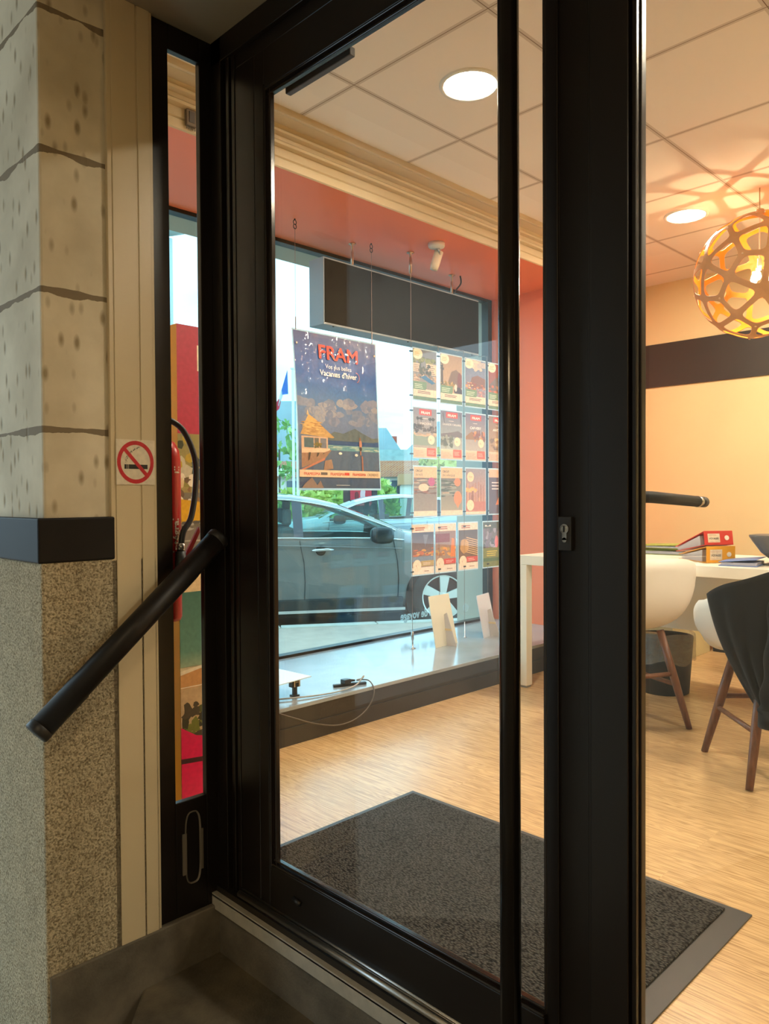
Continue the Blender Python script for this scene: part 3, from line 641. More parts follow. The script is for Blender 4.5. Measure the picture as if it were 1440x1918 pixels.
for yy, yb in ((1.345, 1.345), (1.90, 1.90)):
    wv = MB().tube([(-1.345, yy, 2.50), (-1.345, yb, 1.97)], .0011, 6); wv.tube([(-1.345, yb, 2.03), (-1.345, yb, 1.965)], .003, 6)
    wv.build('wire', WIRE, po)
    hk = MB()
    hk.tube([(-1.345, yy, 2.54), (-1.345, yy, 2.532)], .004, 6)
    for zc in (2.522, 2.500): hk.tube([(-1.345, yy + .010 * math.cos(t), zc + .012 * math.sin(t)) for t in [2 * PI * k / 12 for k in range(13)]], .0022, 6, cap=False)
    hk.build('hook', BLACK, po)

# ---------------- small poster grid on wires
AX = -1.30
AC = [(2.200, 'a'), (2.450, 'b'), (2.695, 'c'), (2.940, 'd')]
ROWS = [(1.975, 1.672), (1.622, 1.322), (1.265, .967), (.912, .612)]
PM = print_mat('leaflet_print', transl=0, coat=.3, tint=1.1)
SLV = mat('clear_pocket', (232, 240, 242), rough=.25, transl=.6)
CRM = (238, 208, 186)
def photo(a, kind):
    if kind == 0:
        a.grad(0, .2, 1, 1, (150, 140, 130), (110, 120, 135)); a.scatter(30, 0, .72, 1, .84, .09, .04, [(120, 130, 70), (90, 100, 60), (140, 138, 84)])
        a.rect(.0, .55, .28, .72, (215, 190, 168)); a.rect(.55, .52, 1, .74, (222, 196, 170))
        a.lines(.56, .54, 1.0, .73, 5, (130, 110, 98), .4); a.lines(.02, .57, .27, .71, 4, (140, 118, 100), .4)
        a.scatter(40, .28, .45, .75, .70, .06, .04, [(78, 84, 66), (54, 62, 52), (120, 110, 88)]); a.scatter(40, 0, .35, 1, .5, .07, .02, [(190, 158, 130), (150, 122, 100), (210, 176, 146)])
        a.poly([(.30, .45), (.50, .50), (.95, .37), (.80, .33)], (52, 110, 156))
    if kind == 1:
        a.grad(0, .2, 1, 1, (190, 160, 125), (160, 132, 104)); a.poly([(.35, .45), (.5, .66), (.72, .72), (1, .62), (1, .35), (.4, .35)], (120, 96, 76))
        a.poly([(.02, .36), (.12, .36), (.10, .80), (.03, .76)], (70, 58, 48)); a.scatter(14, .0, .68, .18, .84, .06, .015, [(70, 60, 50)])
        a.scatter(30, 0, .34, .7, .44, .05, .02, [(190, 150, 70), (160, 128, 60), (120, 110, 60)]); a.disc(.88, .5, .10, .17, (120, 62, 52)); a.disc(.83, .27, .20, .09, (70, 52, 48), j=.1); a.disc(.70, .34, .06, .08, (225, 205, 190), j=.2)
    if kind == 2:
        a.grad(0, .2, 1, 1, (150, 140, 150), (96, 122, 160)); a.scatter(24, .4, .80, 1, .98, .16, .05, [(200, 180, 165), (214, 190, 170), (180, 170, 168)])
        a.poly([(.2, .45), (.32, .62), (.6, .68), (.85, .64), (1, .62), (1, .4), (.2, .4)], (128, 92, 78)); a.scatter(46, .0, .36, 1, .5, .05, .018, [(224, 160, 100), (190, 110, 70), (240, 190, 130), (150, 80, 60)]); a.scatter(18, .6, .22, 1, .42, .08, .03, [(210, 140, 120), (150, 120, 130)])
    if kind == 3:
        a.grad(0, .2, 1, 1, (150, 110, 90), (140, 60, 50)); a.poly([(0, .5), (.4, .7), (1, .75), (1, .4), (0, .4)], (110, 100, 92)); a.scatter(26, 0, .3, 1, .5, .1, .03, [(200, 100, 60), (120, 84, 64), (170, 120, 90)])
    if kind == 4:
        a.grad(0, .2, 1, 1, (170, 160, 150), (136, 132, 148)); a.scatter(34, 0, .52, 1, .66, .07, .03, [(70, 64, 62), (90, 80, 74), (110, 96, 86)]); a.l += 1
        for x in (.18, .32, .70, .84): a.rect(x, .55, x + .018, .78, (70, 62, 60), keep=True); a.disc(x + .01, .79, .08, .03, (66, 64, 58), j=.3, keep=True)
        a.rect(0, .25, 1, .46, (136, 150, 138)); a.scatter(30, 0, .44, 1, .5, .08, .015, [(200, 170, 140), (180, 150, 126)])
    if kind == 5:
        a.grad(0, .2, 1, 1, (170, 175, 170), (112, 112, 140)); a.poly([(0, .52), (.5, .56), (.8, .6), (1, .55), (1, .46), (0, .46)], (110, 100, 104)); a.scatter(30, 0, .25, .5, .45, .08, .05, [(120, 118, 104), (150, 150, 140), (90, 96, 84)]); a.poly([(.08, .96), (.12, .96), (.2, .7), (.18, .7)], (70, 70, 80)); a.poly([(.88, .96), (.92, .96), (.97, .7), (.95, .7)], (70, 70, 80))
    if kind == 6:
        a.grad(0, .2, 1, 1, (180, 172, 165), (112, 104, 136)); a.poly([(0, .5), (.3, .62), (.6, .5), (1, .5), (1, .44), (0, .44)], (150, 110, 70)); a.scatter(26, .35, .4, .95, .6, .06, .05, [(190, 110, 70), (220, 150, 90), (130, 84, 74)])
    if kind == 7:
        a.grad(0, .2, 1, 1, (180, 150, 120), (130, 110, 100)); a.scatter(30, 0, .25, 1, .5, .10, .04, [(210, 180, 130), (150, 120, 90), (120, 100, 84)])
    if kind == 8:
        a.grad(0, .1, 1, .82, (150, 136, 124), (120, 108, 100)); a.scatter(30, 0, .55, 1, .78, .2, .012, [(90, 76, 68), (190, 170, 150), (150, 96, 74)]); a.disc(.42, .58, .22, .08, (222, 196, 170)); a.scatter(14, 0, .46, 1, .54, .12, .02, [(150, 90, 60), (110, 78, 62)])
    if kind == 9:
        a.grad(0, .1, 1, .82, (160, 150, 130), (110, 104, 98)); a.scatter(30, 0, .4, .7, .74, .22, .02, [(80, 86, 72), (150, 150, 140), (190, 160, 130)])
        a.disc(.78, .36, .19, .15, (218, 132, 78)); a.poly([(.66, .26), (.90, .26), (.78, .14)], (218, 132, 78))
    if kind == 10:
        a.grad(0, .05, 1, 1, (206, 140, 108), (150, 140, 150)); a.l += 1
        for k in range(22): x = random.uniform(.02, .96); a.rect(x, .28, x + random.uniform(.015, .04), .28 + random.uniform(.08, .45), random.choice([(150, 100, 84), (176, 124, 96), (120, 90, 90), (210, 150, 110)]), keep=True); a.l += .02
        a.scatter(16, 0, .48, .5, .58, .09, .03, [(232, 160, 84), (240, 180, 110)]); a.rect(0, .08, 1, .28, (190, 116, 96))
    if kind == 11:
        a.rect(0, 0, 1, .82, (96, 84, 100)); a.poly([(.35, .2), (.95, .22), (.9, .3), (.7, .5), (.55, .42)], (214, 130, 96)); a.disc(.6, .3, .06, .05, (240, 200, 170))
    if kind == 12:
        a.grad(0, .1, 1, .85, (160, 130, 120), (74, 72, 96)); a.scatter(26, 0, .36, 1, .52, .1, .02, [(200, 110, 80), (220, 160, 90), (140, 90, 80)]); a.rect(0, .26, 1, .36, (120, 140, 170)); a.poly([(.5, .8), (.75, .8), (.6, .55)], (120, 120, 140))
    if kind == 13:
        a.grad(0, .1, 1, .85, (170, 140, 120), (150, 120, 118)); a.rect(0, .62, .7, .8, (130, 60, 68)); a.scatter(26, 0, .35, 1, .5, .08, .03, [(224, 160, 90), (190, 150, 90), (160, 110, 80)]); a.poly([(.72, .3), (.98, .3), (.92, .68), (.8, .7)], (226, 130, 70))
    if kind == 14:
        a.grad(0, .1, 1, .85, (130, 96, 76), (92, 84, 88)); a.disc(.3, .5, .22, .16, (196, 150, 96), j=.1); a.l += 1
        for k in range(8): a.poly([(.4, .70 - k * .045), (1, .62 - k * .045), (1, .60 - k * .045), (.4, .68 - k * .045)], (214, 176, 130), keep=True)
    if kind == 15:
        a.grad(0, .3, 1, 1, (120, 120, 110), (110, 100, 118)); a.scatter(34, 0, .4, 1, .85, .09, .06, [(160, 150, 170), (120, 110, 130), (90, 90, 96)]); a.disc(.75, .55, .1, .14, (214, 120, 130)); a.rect(0, 0, 1, .42, (124, 138, 96))
def leaflet(a, r, c):
    random.seed(r * 10 + c + 5)
    kind = r * 4 + c
    a.rect(0, 0, 1, 1, CRM)
    photo(a, kind)
    if r == 0:
        a.rect(0, .0, 1, .22, CRM); a.rect(0, .0, 1, .07, (104, 132, 100)); a.disc(.17, .91, .22, .11, (240, 218, 190))
        a.lines(.06, .87, .30, .96, 3, (200, 160, 110), .4); a.poly([(0, .20), (.52, .20), (.56, .26), (.56, .36), (0, .36)], (112, 142, 106))
        a.lines(.05, .23, .46, .33, 3, (214, 222, 196), .35); a.lines(.18, .13, .88, .19, 2, (120, 88, 76), .45)
    elif r == 1:
        a.rect(0, .0, 1, .18, (226, 192, 166)); a.rect(.24, .86, .78, .98, (214, 66, 50)); a.txt('FRAM', .32, .885, .075, (250, 240, 232), bold=.03, w=.38)
        if c == 1: a.txt('GRANDE CANARIE', .08, .70, .06, (244, 236, 226), w=.86)
        elif c == 2: a.txt('CAP-VERT', .22, .67, .075, (246, 240, 232), bold=.02, w=.55)
        elif c == 3: a.txt('ANTILLES', .22, .67, .075, (246, 240, 232), bold=.02, w=.6)
        else: a.txt('MADERE', .28, .67, .065, (240, 226, 210), w=.48)
        a.lines(.36, .79, .64, .81, 1, (236, 220, 210), .5)
        a.disc(.76, .37, .15, .095, (242, 214, 186)); a.txt('€', .71, .345, .06, (190, 110, 80)); a.rect(.56, .03, .96, .20, (204, 92, 64)); a.lines(.61, .08, .9, .17, 3, (240, 200, 180), .3); a.lines(.03, .03, .5, .16, 4, (196, 158, 134), .35)
    elif r == 2:
        if c < 2:
            a.rect(0, .78, 1, 1, (214, 180, 140)); a.txt('CIRCUIT', .08, .90, .06, (60, 52, 44), bold=.02, w=.30); a.txt(('EN INDE', 'EN AFRIQUE')[c], .08, .82, .06, (84, 74, 62), w=(.3, .56)[c])
            a.disc(.76, .70, .15, .09, ((178, 70, 120), (220, 130, 80))[c]); a.rect(0, 0, 1, .10, CRM)
        elif c == 2:
            a.disc(.23, .82, .17, .11, (240, 206, 170)); a.txt('TOP', .14, .80, .05, (150, 96, 70), w=.18); a.disc(.22, .2, .18, .12, (240, 212, 176)); a.rect(0, 0, 1, .06, CRM)
        else:
            a.rect(0, .82, 1, 1, (220, 176, 150)); a.lines(.15, .55, .9, .76, 3, (230, 216, 220), .35)
    else:
        if c < 3:
            a.rect(0, .86, 1, 1, (236, 214, 200)); a.lines(.14, .89, .72, .97, 2, (176, 96, 80), .5); a.rect(0, 0, 1, .14, (240, 224, 212)); a.rect(.4, .16, 1, .27, ((186, 160, 110), (212, 70, 64), (206, 84, 84))[c]); a.lines(.5, .19, .9, .25, 2, (245, 220, 210), .3)
            a.disc(.22, .18, .19, .12, (240, 220, 200)); a.txt('€', .16, .155, .055, (190, 120, 100)); a.lines(.55, .05, .85, .09, 1, (160, 130, 120), .4)
        else:
            a.rect(0, .86, 1, 1, (84, 92, 86)); a.lines(.1, .9, .5, .96, 1, (236, 230, 224), .6); a.lines(.2, .24, .8, .38, 3, (214, 200, 96), .4); a.rect(0, .12, 1, .20, (84, 120, 92))
POSN = [['top row, leftmost, hotel pool photo', 'top row, second, palm and rock in brown tones', 'top row, third, harbour under blue sky', 'top row, fourth, red toned, beside the pull bar'],
        ['second row, palms, first under the hotel pool leaflet', 'titled GRANDE CANARIE', 'titled CAP-VERT', 'red logo leaflet right of the CAP-VERT one'],
        ['third row first, CIRCUIT heading with purple badge', 'third row second, CIRCUIT heading with orange badges', 'third row, third, orange skyline photo', 'third row, fourth, dark purple below a pink heading'],
        ['bottom row, first, dark sky over a town', 'bottom row, second, orange tower photo and red bar', 'bottom row, third, carved facade at night', 'bottom row, fourth, green lower half']]
for r, (zt, zb) in enumerate(ROWS):
    for c, (y0, _) in enumerate(AC):
        yy = y0 - (.018, .055, .075, .065)[c] if r == 3 else y0
        root = thing('leaflet', 'small hanging travel leaflet, ' + POSN[r][c], 'leaflet', (AX, yy + .105, zb), 'leaflets hanging in the display window')
        wd = .196 if r == 3 else .21
        MB().box((AX - .0015, yy - .005, zb - .008), (AX - .0002, yy + wd + .005, zt + .008)).build('pocket', SLV, root)
        a = Art((AX, yy, zb), (0, wd, 0), (0, 0, zt - zb), (1, 0, 0)); leaflet(a, r, c)
        m = a.mb()
        b_ = Art((AX - .0017, yy + wd, zb), (0, -wd, 0), (0, 0, zt - zb), (-1, 0, 0)); leaflet(b_, r, c)
        mm = b_.mb(); k = len(m.v); m.v = m.v + mm.v; m.f = m.f + [tuple(i + k for i in f) for f in mm.f]; m.mi += mm.mi; m.col = m.col + mm.col
        m.build('printed_face', PM, root)
CL = MB()
for i, yy in enumerate((2.182, 2.430, 2.678, 2.925, 3.165)):
    ws = thing('cable_suspension', 'thin vertical wire carrying the leaflet pockets, ' + ('leftmost', 'second from left', 'third from left', 'fourth from left', 'rightmost beside the coral wall')[i], 'cable', (AX, yy, .17), 'tension wires of the leaflet display')
    MB().tube([(AX, yy, .26), (AX, yy, 2.02 if i in (1, 2, 3) else 2.40)], .0013, 6).build('wire', WIRE, ws)
    if i == 0:
        MB().lathe([(.020, 0), (.020, .003), (.005, .006), (.005, .05), (.0085, .055), (.0085, .10), (.003, .105), (0, .105)], (AX, yy, .17), 12).build('floor_anchor', STEEL, ws, smooth=True)
    else: MB().lathe([(.012, 0), (.012, .003), (.003, .006), (.003, .10), (0, .10)], (AX, yy, .17), 10).build('floor_anchor', STEEL, ws, smooth=True)
    if i in (0,):
        MB().lathe([(.022, 0), (.022, -.004), (.007, -.008), (.007, -.03), (.009, -.045), (.009, -.12), (.003, -.125), (.003, -.15), (0, -.15)], (AX, yy, 2.54), 12).build('ceiling_anchor', MATS['copper_steel'], ws, smooth=True)
    elif i == 4: MB().tube([(AX, yy, 2.40), (AX, yy, 2.54)], .0016, 6).build('ceiling_anchor', STEEL, ws)
    else: MB().tube([(AX, yy, 2.015), (AX - .02, yy, 2.022), (-1.37, yy, 2.024)], .0025, 6).build('hook', STEEL, ws)
    for r, (zt, zb) in enumerate(ROWS):
        for zz in (zt - .02, zb + .02):
            MB().box((AX - .006, yy - .010, zz - .004), (AX + .006, yy + .010, zz + .004)).build('clip', mat('clip_grey', (70, 76, 84), rough=.3, metal=.6), ws)

# ---------------- things on the platform
def easel(x, y, h, w, col, label, rz, depth=.07):
    r = thing('easel_card', label, 'card stand', (x, y, .17), rz=rz)
    lean = .10
    m_ = MB(); vs = []
    m_.add([(-.0, -w / 2, 0), (-.0, w / 2, 0), (-lean * h * 2, w / 2 * .92, h), (-lean * h * 2, -w / 2 * .92, h), (-.003, -w / 2, 0), (-.003, w / 2, 0), (-lean * h * 2 - .003, w / 2 * .92, h), (-lean * h * 2 - .003, -w / 2 * .92, h)],
           [(0, 1, 2, 3), (7, 6, 5, 4), (0, 4, 5, 1), (1, 5, 6, 2), (2, 6, 7, 3), (3, 7, 4, 0)])
    # front of the card faces the street
    m_.build('card', col, r, world=False)
    a = Art((-.0045, w / 2, 0), (0, -w, 0), (-lean * h * 2, 0, h), (-1, 0, -.2)); a.rect(.04, .03, .96, .97, (214, 228, 240)); a.txt('HOTEL', .35, .86, .05, (120, 130, 150), w=.3); a.disc(.3, .62, .2, .14, (90, 140, 190)); a.disc(.72, .60, .2, .14, (80, 130, 180)); a.disc(.5, .62, .2, .1, (120, 110, 60), j=.15); a.disc(.28, .38, .16, .1, (80, 130, 180)); a.disc(.74, .36, .16, .1, (80, 130, 180)); a.lines(.2, .12, .8, .24, 4, (120, 150, 190), .35)
    a.mb().build('printed_face', PM, r, world=False)
    st_ = MB(); st_.add([(-.02, -.002, h * .62), (.001, -.002, 0), (depth, .004, 0), (.0, -.0, h * .66), (-.02, .001, h * .62), (.001, .001, 0), (depth, .007, 0), (.0, .003, h * .66)],
                        [(0, 1, 2, 3), (7, 6, 5, 4), (0, 4, 5, 1), (1, 5, 6, 2), (2, 6, 7, 3), (3, 7, 4, 0)])
    st_.build('strut', mat('card_grey', (205, 196, 190), rough=.7), r, world=False)
    MB().box((-.012, -.003, h * .30), (.035, .006, h * .34)).build('tab', mat('card_tab', (225, 200, 150), rough=.6), r, world=False)
    return r
easel(-1.215, 2.40, .305, .225, mat('card_cream', (226, 221, 200), rough=.7), 'cream card stand seen from behind on the platform, nearer of two', math.radians(4))
easel(-1.215, 2.84, .27, .215, mat('card_bluewhite', (214, 218, 230), rough=.7), 'pale blue card stand seen from behind at the far end of the platform', math.radians(14))
ty = thing('display_tray', 'white flat tray on a black clamp foot at the near end of the platform', 'display stand', (-.95, 1.0, .17))
MB().prism([(-.892, 1.06), (-.86, .80), (-1.16, .78), (-1.13, 1.045)], 'z', .258, .262).build('tray', mat('tray_white', (224, 234, 238), rough=.25), ty)
k = MB(); k.box((-.958, .998, .172), (-.942, 1.018, .25)); k.box((-.966, .990, .17), (-.934, 1.026, .176)); k.box((-.965, .985, .212), (-.935, 1.03, .256)); k.build('clamp_foot', BLACK, ty, bevel=.002)
k = MB(); k.box((-.934, .99, .215), (-.931, .997, .252)); k.box((-.934, 1.018, .215), (-.931, 1.025, .252)); k.box((-.934, .998, .235), (-.930, 1.016, .238)); k.build('clip_wire', STEEL, ty)
ad = thing('power_adapter', 'black plug and flat adapter lying on the platform edge', 'power adapter', (-.91, 1.3, .17))
k = MB(); k.prism([(-.95, 1.24), (-.93, 1.23), (-.865, 1.385), (-.885, 1.395)], 'z', .17, .182); k.build('base', BLACK, ad, bevel=.002)
k = MB(); k.box((-.935, 1.275, .182), (-.900, 1.315, .203)); k.tube([(-.918, 1.31, .193), (-.905, 1.345, .190)], [.008, .005], 10); k.build('plug', mat('dark_plug', (50, 50, 52), rough=.35), ad, bevel=.003)
cbm = mat('grey_cable', (170, 165, 158), rough=.5)
pp = bez([(-.90, 1.35, .192), (-.88, 1.37, .20), (-.862, 1.36, .215), (-.85, 1.30, .185), (-.845, 1.20, .176), (-.86, 1.08, .176), (-.90, .96, .178), (-.95, .86, .178)], 10)
MB().tube(pp, .0035, 8).build('cord', cbm, ad, smooth=True)
pp = bez([(-.90, 1.35, .190), (-.84, 1.375, .195), (-.80, 1.372, .15), (-.795, 1.33, .085), (-.792, 1.24, .045), (-.792, 1.13, .040), (-.795, 1.0, .075), (-.80, .88, .125), (-.81, .78, .17)], 10)
MB().tube(pp, .0032, 8).build('cord', mat('dark_cable', (96, 88, 80), rough=.5), ad, smooth=True)

# ================================================================== INTERIOR
# door mat
dm = thing('door_mat', 'dark grey ribbed entrance mat on the oak floor', 'mat', (.5, .45, 0))
RUB = mat('rubber_border', (62, 60, 58), rough=.45)
MB().box((-.08, .075, 0), (1.108, .868, .005)).build('rubber_border', RUB, dm, bevel=.002)
def carpet():
    m = D.materials.new('ribbed_carpet'); m.use_nodes = True; nt = m.node_tree; b = nt.nodes['Principled BSDF']; L = nt.links.new
    g = nt.nodes.new('ShaderNodeNewGeometry'); mp = nt.nodes.new('ShaderNodeMapping'); mp.inputs['Scale'].default_value = (1, 2.0, 1); L(g.outputs['Position'], mp.inputs['Vector'])
    v = nt.nodes.new('ShaderNodeTexVoronoi'); v.inputs['Scale'].default_value = 115; L(mp.outputs[0], v.inputs['Vector'])
    n = nt.nodes.new('ShaderNodeTexNoise'); n.inputs['Scale'].default_value = 5; n.inputs['Detail'].default_value = 5; L(g.outputs['Position'], n.inputs['Vector'])
    r = nt.nodes.new('ShaderNodeValToRGB'); r.color_ramp.elements[0].position = .1; r.color_ramp.elements[1].position = .75
    r.color_ramp.elements[0].color = (*sc3((104, 100, 95)), 1); r.color_ramp.elements[1].color = (*sc3((36, 34, 33)), 1); L(v.outputs['Distance'], r.inputs[0])
    mx = nt.nodes.new('ShaderNodeMix'); mx.data_type = 'RGBA'; mx.blend_type = 'MULTIPLY'; mx.inputs[0].default_value = .35; L(r.outputs[0], mx.inputs[6]); L(n.outputs['Fac'], mx.inputs[7]); L(mx.outputs[2], b.inputs['Base Color'])
    b.inputs['Roughness'].default_value = 1; b.inputs['Specular IOR Level'].default_value = .1
    bp = nt.nodes.new('ShaderNodeBump'); bp.inputs['Strength'].default_value = .9; bp.inputs['Distance'].default_value = .004; bp.invert = True; L(v.outputs['Distance'], bp.inputs['Height']); L(bp.outputs[0], b.inputs['Normal'])
    return m
MB().box((-.055, .10, .005), (1.05, .842, .011)).build('pile', carpet(), dm, bevel=.003)

# downlights
for i, (x, y) in enumerate(DLS):
    r = thing('ceiling_light', ['round recessed ceiling light seen through the door glass', 'round recessed ceiling light beside the pendant', 'round recessed ceiling light', 'round recessed ceiling light', 'round recessed ceiling light', 'round recessed ceiling light'][i], 'ceiling light', (x, y, ZC), 'recessed ceiling lights')
    if i >= 2: r['label'] = ['recessed light over the middle of the shop, near the door', 'recessed light over the middle of the shop, by the back wall', 'recessed light on the far right, near the front', 'recessed light on the far right, by the back wall'][i - 2]
    MB().lathe([(.103, -.002), (.106, -.007), (.120, -.006), (.122, 0)], (x, y, ZC), 36, cap=False).build('trim_ring', WHITEP, r, smooth=True)
    MB().lathe([(.104, -.003), (0, -.003)], (x, y, ZC), 36).build('diffuser', mat('light_diffuser', (255, 250, 240), emit=(1, .93, .82), estr=9), r)
    l = D.lights.new('ceiling_light_glow', 'AREA'); l.shape = 'DISK'; l.size = .20; l.energy = DL_POWER; l.color = LWARM
    lo = D.objects.new('ceiling_light_glow', l); COL.objects.link(lo); lo.parent = r; lo.location = (0, 0, -.012)
# porch fill lamp, added out of view to warm the stone
r = thing('porch_light', 'round lamp in the porch ceiling', 'ceiling light', PORCH_FILL)
MB().lathe([(.09, .003), (.09, -.004), (0, -.006)], PORCH_FILL, 28).build('diffuser', mat('porch_diffuser', (255, 240, 210), emit=(1, .8, .5), estr=4), r)
l = D.lights.new('porch_glow', 'AREA'); l.shape = 'DISK'; l.size = .16; l.energy = PORCH_FILL_POWER; l.color = (1, .74, .42)
lo = D.objects.new('porch_glow', l); COL.objects.link(lo); lo.parent = r; lo.location = (0, 0, -.015)

# pendant lamp
PC = Vector((.36, 3.10, 2.24)); PR_ = .325
pd = thing('pendant_lamp', 'round openwork plywood pendant lamp with orange inside', 'pendant lamp', PC)
phi = (1 + 5 ** .5) / 2
iv = [Vector(v).normalized() for v in [(-1, phi, 0), (1, phi, 0), (-1, -phi, 0), (1, -phi, 0), (0, -1, phi), (0, 1, phi), (0, -1, -phi), (0, 1, -phi), (phi, 0, -1), (phi, 0, 1), (-phi, 0, -1), (-phi, 0, 1)]]
iff = [(0, 11, 5), (0, 5, 1), (0, 1, 7), (0, 7, 10), (0, 10, 11), (1, 5, 9), (5, 11, 4), (11, 10, 2), (10, 7, 6), (7, 1, 8), (3, 9, 4), (3, 4, 2), (3, 2, 6), (3, 6, 8), (3, 8, 9), (4, 9, 5), (2, 4, 11), (6, 2, 10), (8, 6, 7), (9, 8, 1)]
rotm = Matrix.Rotation(.5, 3, 'X') @ Matrix.Rotation(.9, 3, 'Z')
pm = MB(); RIV = []
for f_ in iff:
    cen = (iv[f_[0]] + iv[f_[1]] + iv[f_[2]]).normalized()
    for i in range(3):
        A_ = iv[f_[i]]; B_ = iv[f_[(i + 1) % 3]]; C_ = iv[f_[(i + 2) % 3]]
        m1 = (A_ + B_).normalized(); m2 = (A_ + C_).normalized()
        # skew the mid points a little so the holes are irregular, as in cut plywood
        kite = [A_, m1, cen, m2]; out = []; S = 6
        for j in range(4):
            p0, p1 = kite[j], kite[(j + 1) % 4]
            for q in range(S): out.append((p0 + (p1 - p0) * q / S))
        cc = sum(kite, Vector()) / 4
        inn = []
        Nn = len(out)
        base = [cc + (o_ - cc) * .80 for o_ in out]
        for _ in range(2): base = [(base[j - 1] + base[j] * 2 + base[(j + 1) % Nn]) / 4 for j in range(Nn)]
        inn = base
        vs = [rotm @ o_.normalized() * PR_ for o_ in out] + [rotm @ o_.normalized() * PR_ for o_ in inn]
        pm.add(vs, [(j, (j + 1) % Nn, Nn + (j + 1) % Nn, Nn + j) for j in range(Nn)])
    q = rotm @ cen * (PR_ + .003)
    RIV.append(MB().lathe([(.006, 0), (.005, .003), (0, .004)], (0, 0, 0), 8, Matrix.Translation(q) @ q.to_track_quat('Z', 'Y').to_matrix().to_4x4()))
PLY = mat('plywood', (196, 144, 98), rough=.55, var=.1, vscale=10); ORA = mat('orange_inside', (240, 128, 12), rough=.5)
so = pm.build('shade', [PLY, ORA], pd, world=False)
import bmesh
bm = bmesh.new(); bm.from_mesh(so.data); bmesh.ops.remove_doubles(bm, verts=bm.verts, dist=.0005); bmesh.ops.recalc_face_normals(bm, faces=bm.faces)
# normals outwards
if sum((f.normal.dot(f.calc_center_median()) for f in bm.faces)) < 0: bmesh.ops.reverse_faces(bm, faces=bm.faces)
bm.to_mesh(so.data); bm.free()
q = so.modifiers.new('solid', 'SOLIDIFY'); q.thickness = .003; q.offset = -1; q.material_offset = 1; q.material_offset_rim = 0
for q in RIV: q.build('rivet', mat('pale_rivet', (230, 190, 150), rough=.4), pd, world=False)
MB().tube([(0, 0, PR_ - .005), (0, 0, ZC - PC.z)], .003, 8).tube([(0, 0, PR_ - .01), (0, 0, PR_ + .02)], .022, 14).build('cord', mat('beige_cord', (190, 160, 120), rough=.6), pd, world=False)
MB().tube([(0, 0, PR_), (0, 0, .06)], .003, 8).lathe([(.008, .03), (.012, .05), (.010, .09), (0, .09)], (0, 0, 0), 16).build('lamp_holder', WHITEP, pd, world=False)
bl = mat('warm_bulb', (255, 220, 160), emit=(1, .80, .50), estr=9)
for t in (0, 2.1, 4.2):
    bpz = Vector((.035 * math.cos(t + .6), .035 * math.sin(t + .6), -.005))
    MB().lathe([(0, -.028), (.012, -.024), (.019, -.008), (.015, .010), (.009, .022), (.009, .035)], bpz, 14).build('bulb', bl, pd, world=False, smooth=True)
l = D.lights.new('pendant_glow', 'POINT'); l.energy = PEND_POWER; l.color = (1, .74, .42); l.shadow_soft_size = .012
lo = D.objects.new('pendant_glow', l); COL.objects.link(lo); lo.parent = pd; lo.location = (0, 0, .0)

# desk
dk = thing('desk', 'long white desk with square legs in front of the cream wall', 'desk', (.4, 2.8, 0))
MB().box((-.70, 2.42, .697), (2.3, 3.22, .75)).build('desktop', DESKW, dk, bevel=.002)
for x0, y0 in ((-.70, 2.42), (-.70, 3.165), (2.245, 2.42), (2.245, 3.165)):
    MB().box((x0, y0, .012), (x0 + .055, y0 + .055, .697)).build('leg', DESKW, dk, bevel=.002)
    MB().box((x0 + .006, y0 + .006, 0), (x0 + .049, y0 + .049, .012)).build('foot', mat('foot_grey', (150, 150, 150), rough=.6), dk)
MB().box((-.645, 2.64, .40), (2.245, 2.658, .697)).build('modesty_panel', DESKW, dk)
tag(MB().box((-.60, 3.55, 0), (-.31, 4.14, .60)).build('drawer_cabinet', mat('beige_cabinet', (214, 200, 150), rough=.5), bevel=.003), 'low beige cabinet standing behind the desk', 'cabinet')
tag(MB().box((-.30, 4.16, 0), (-.05, 4.44, .42)).build('computer_tower', BLACK, bevel=.004), 'black computer case on the floor behind the desk', 'computer')

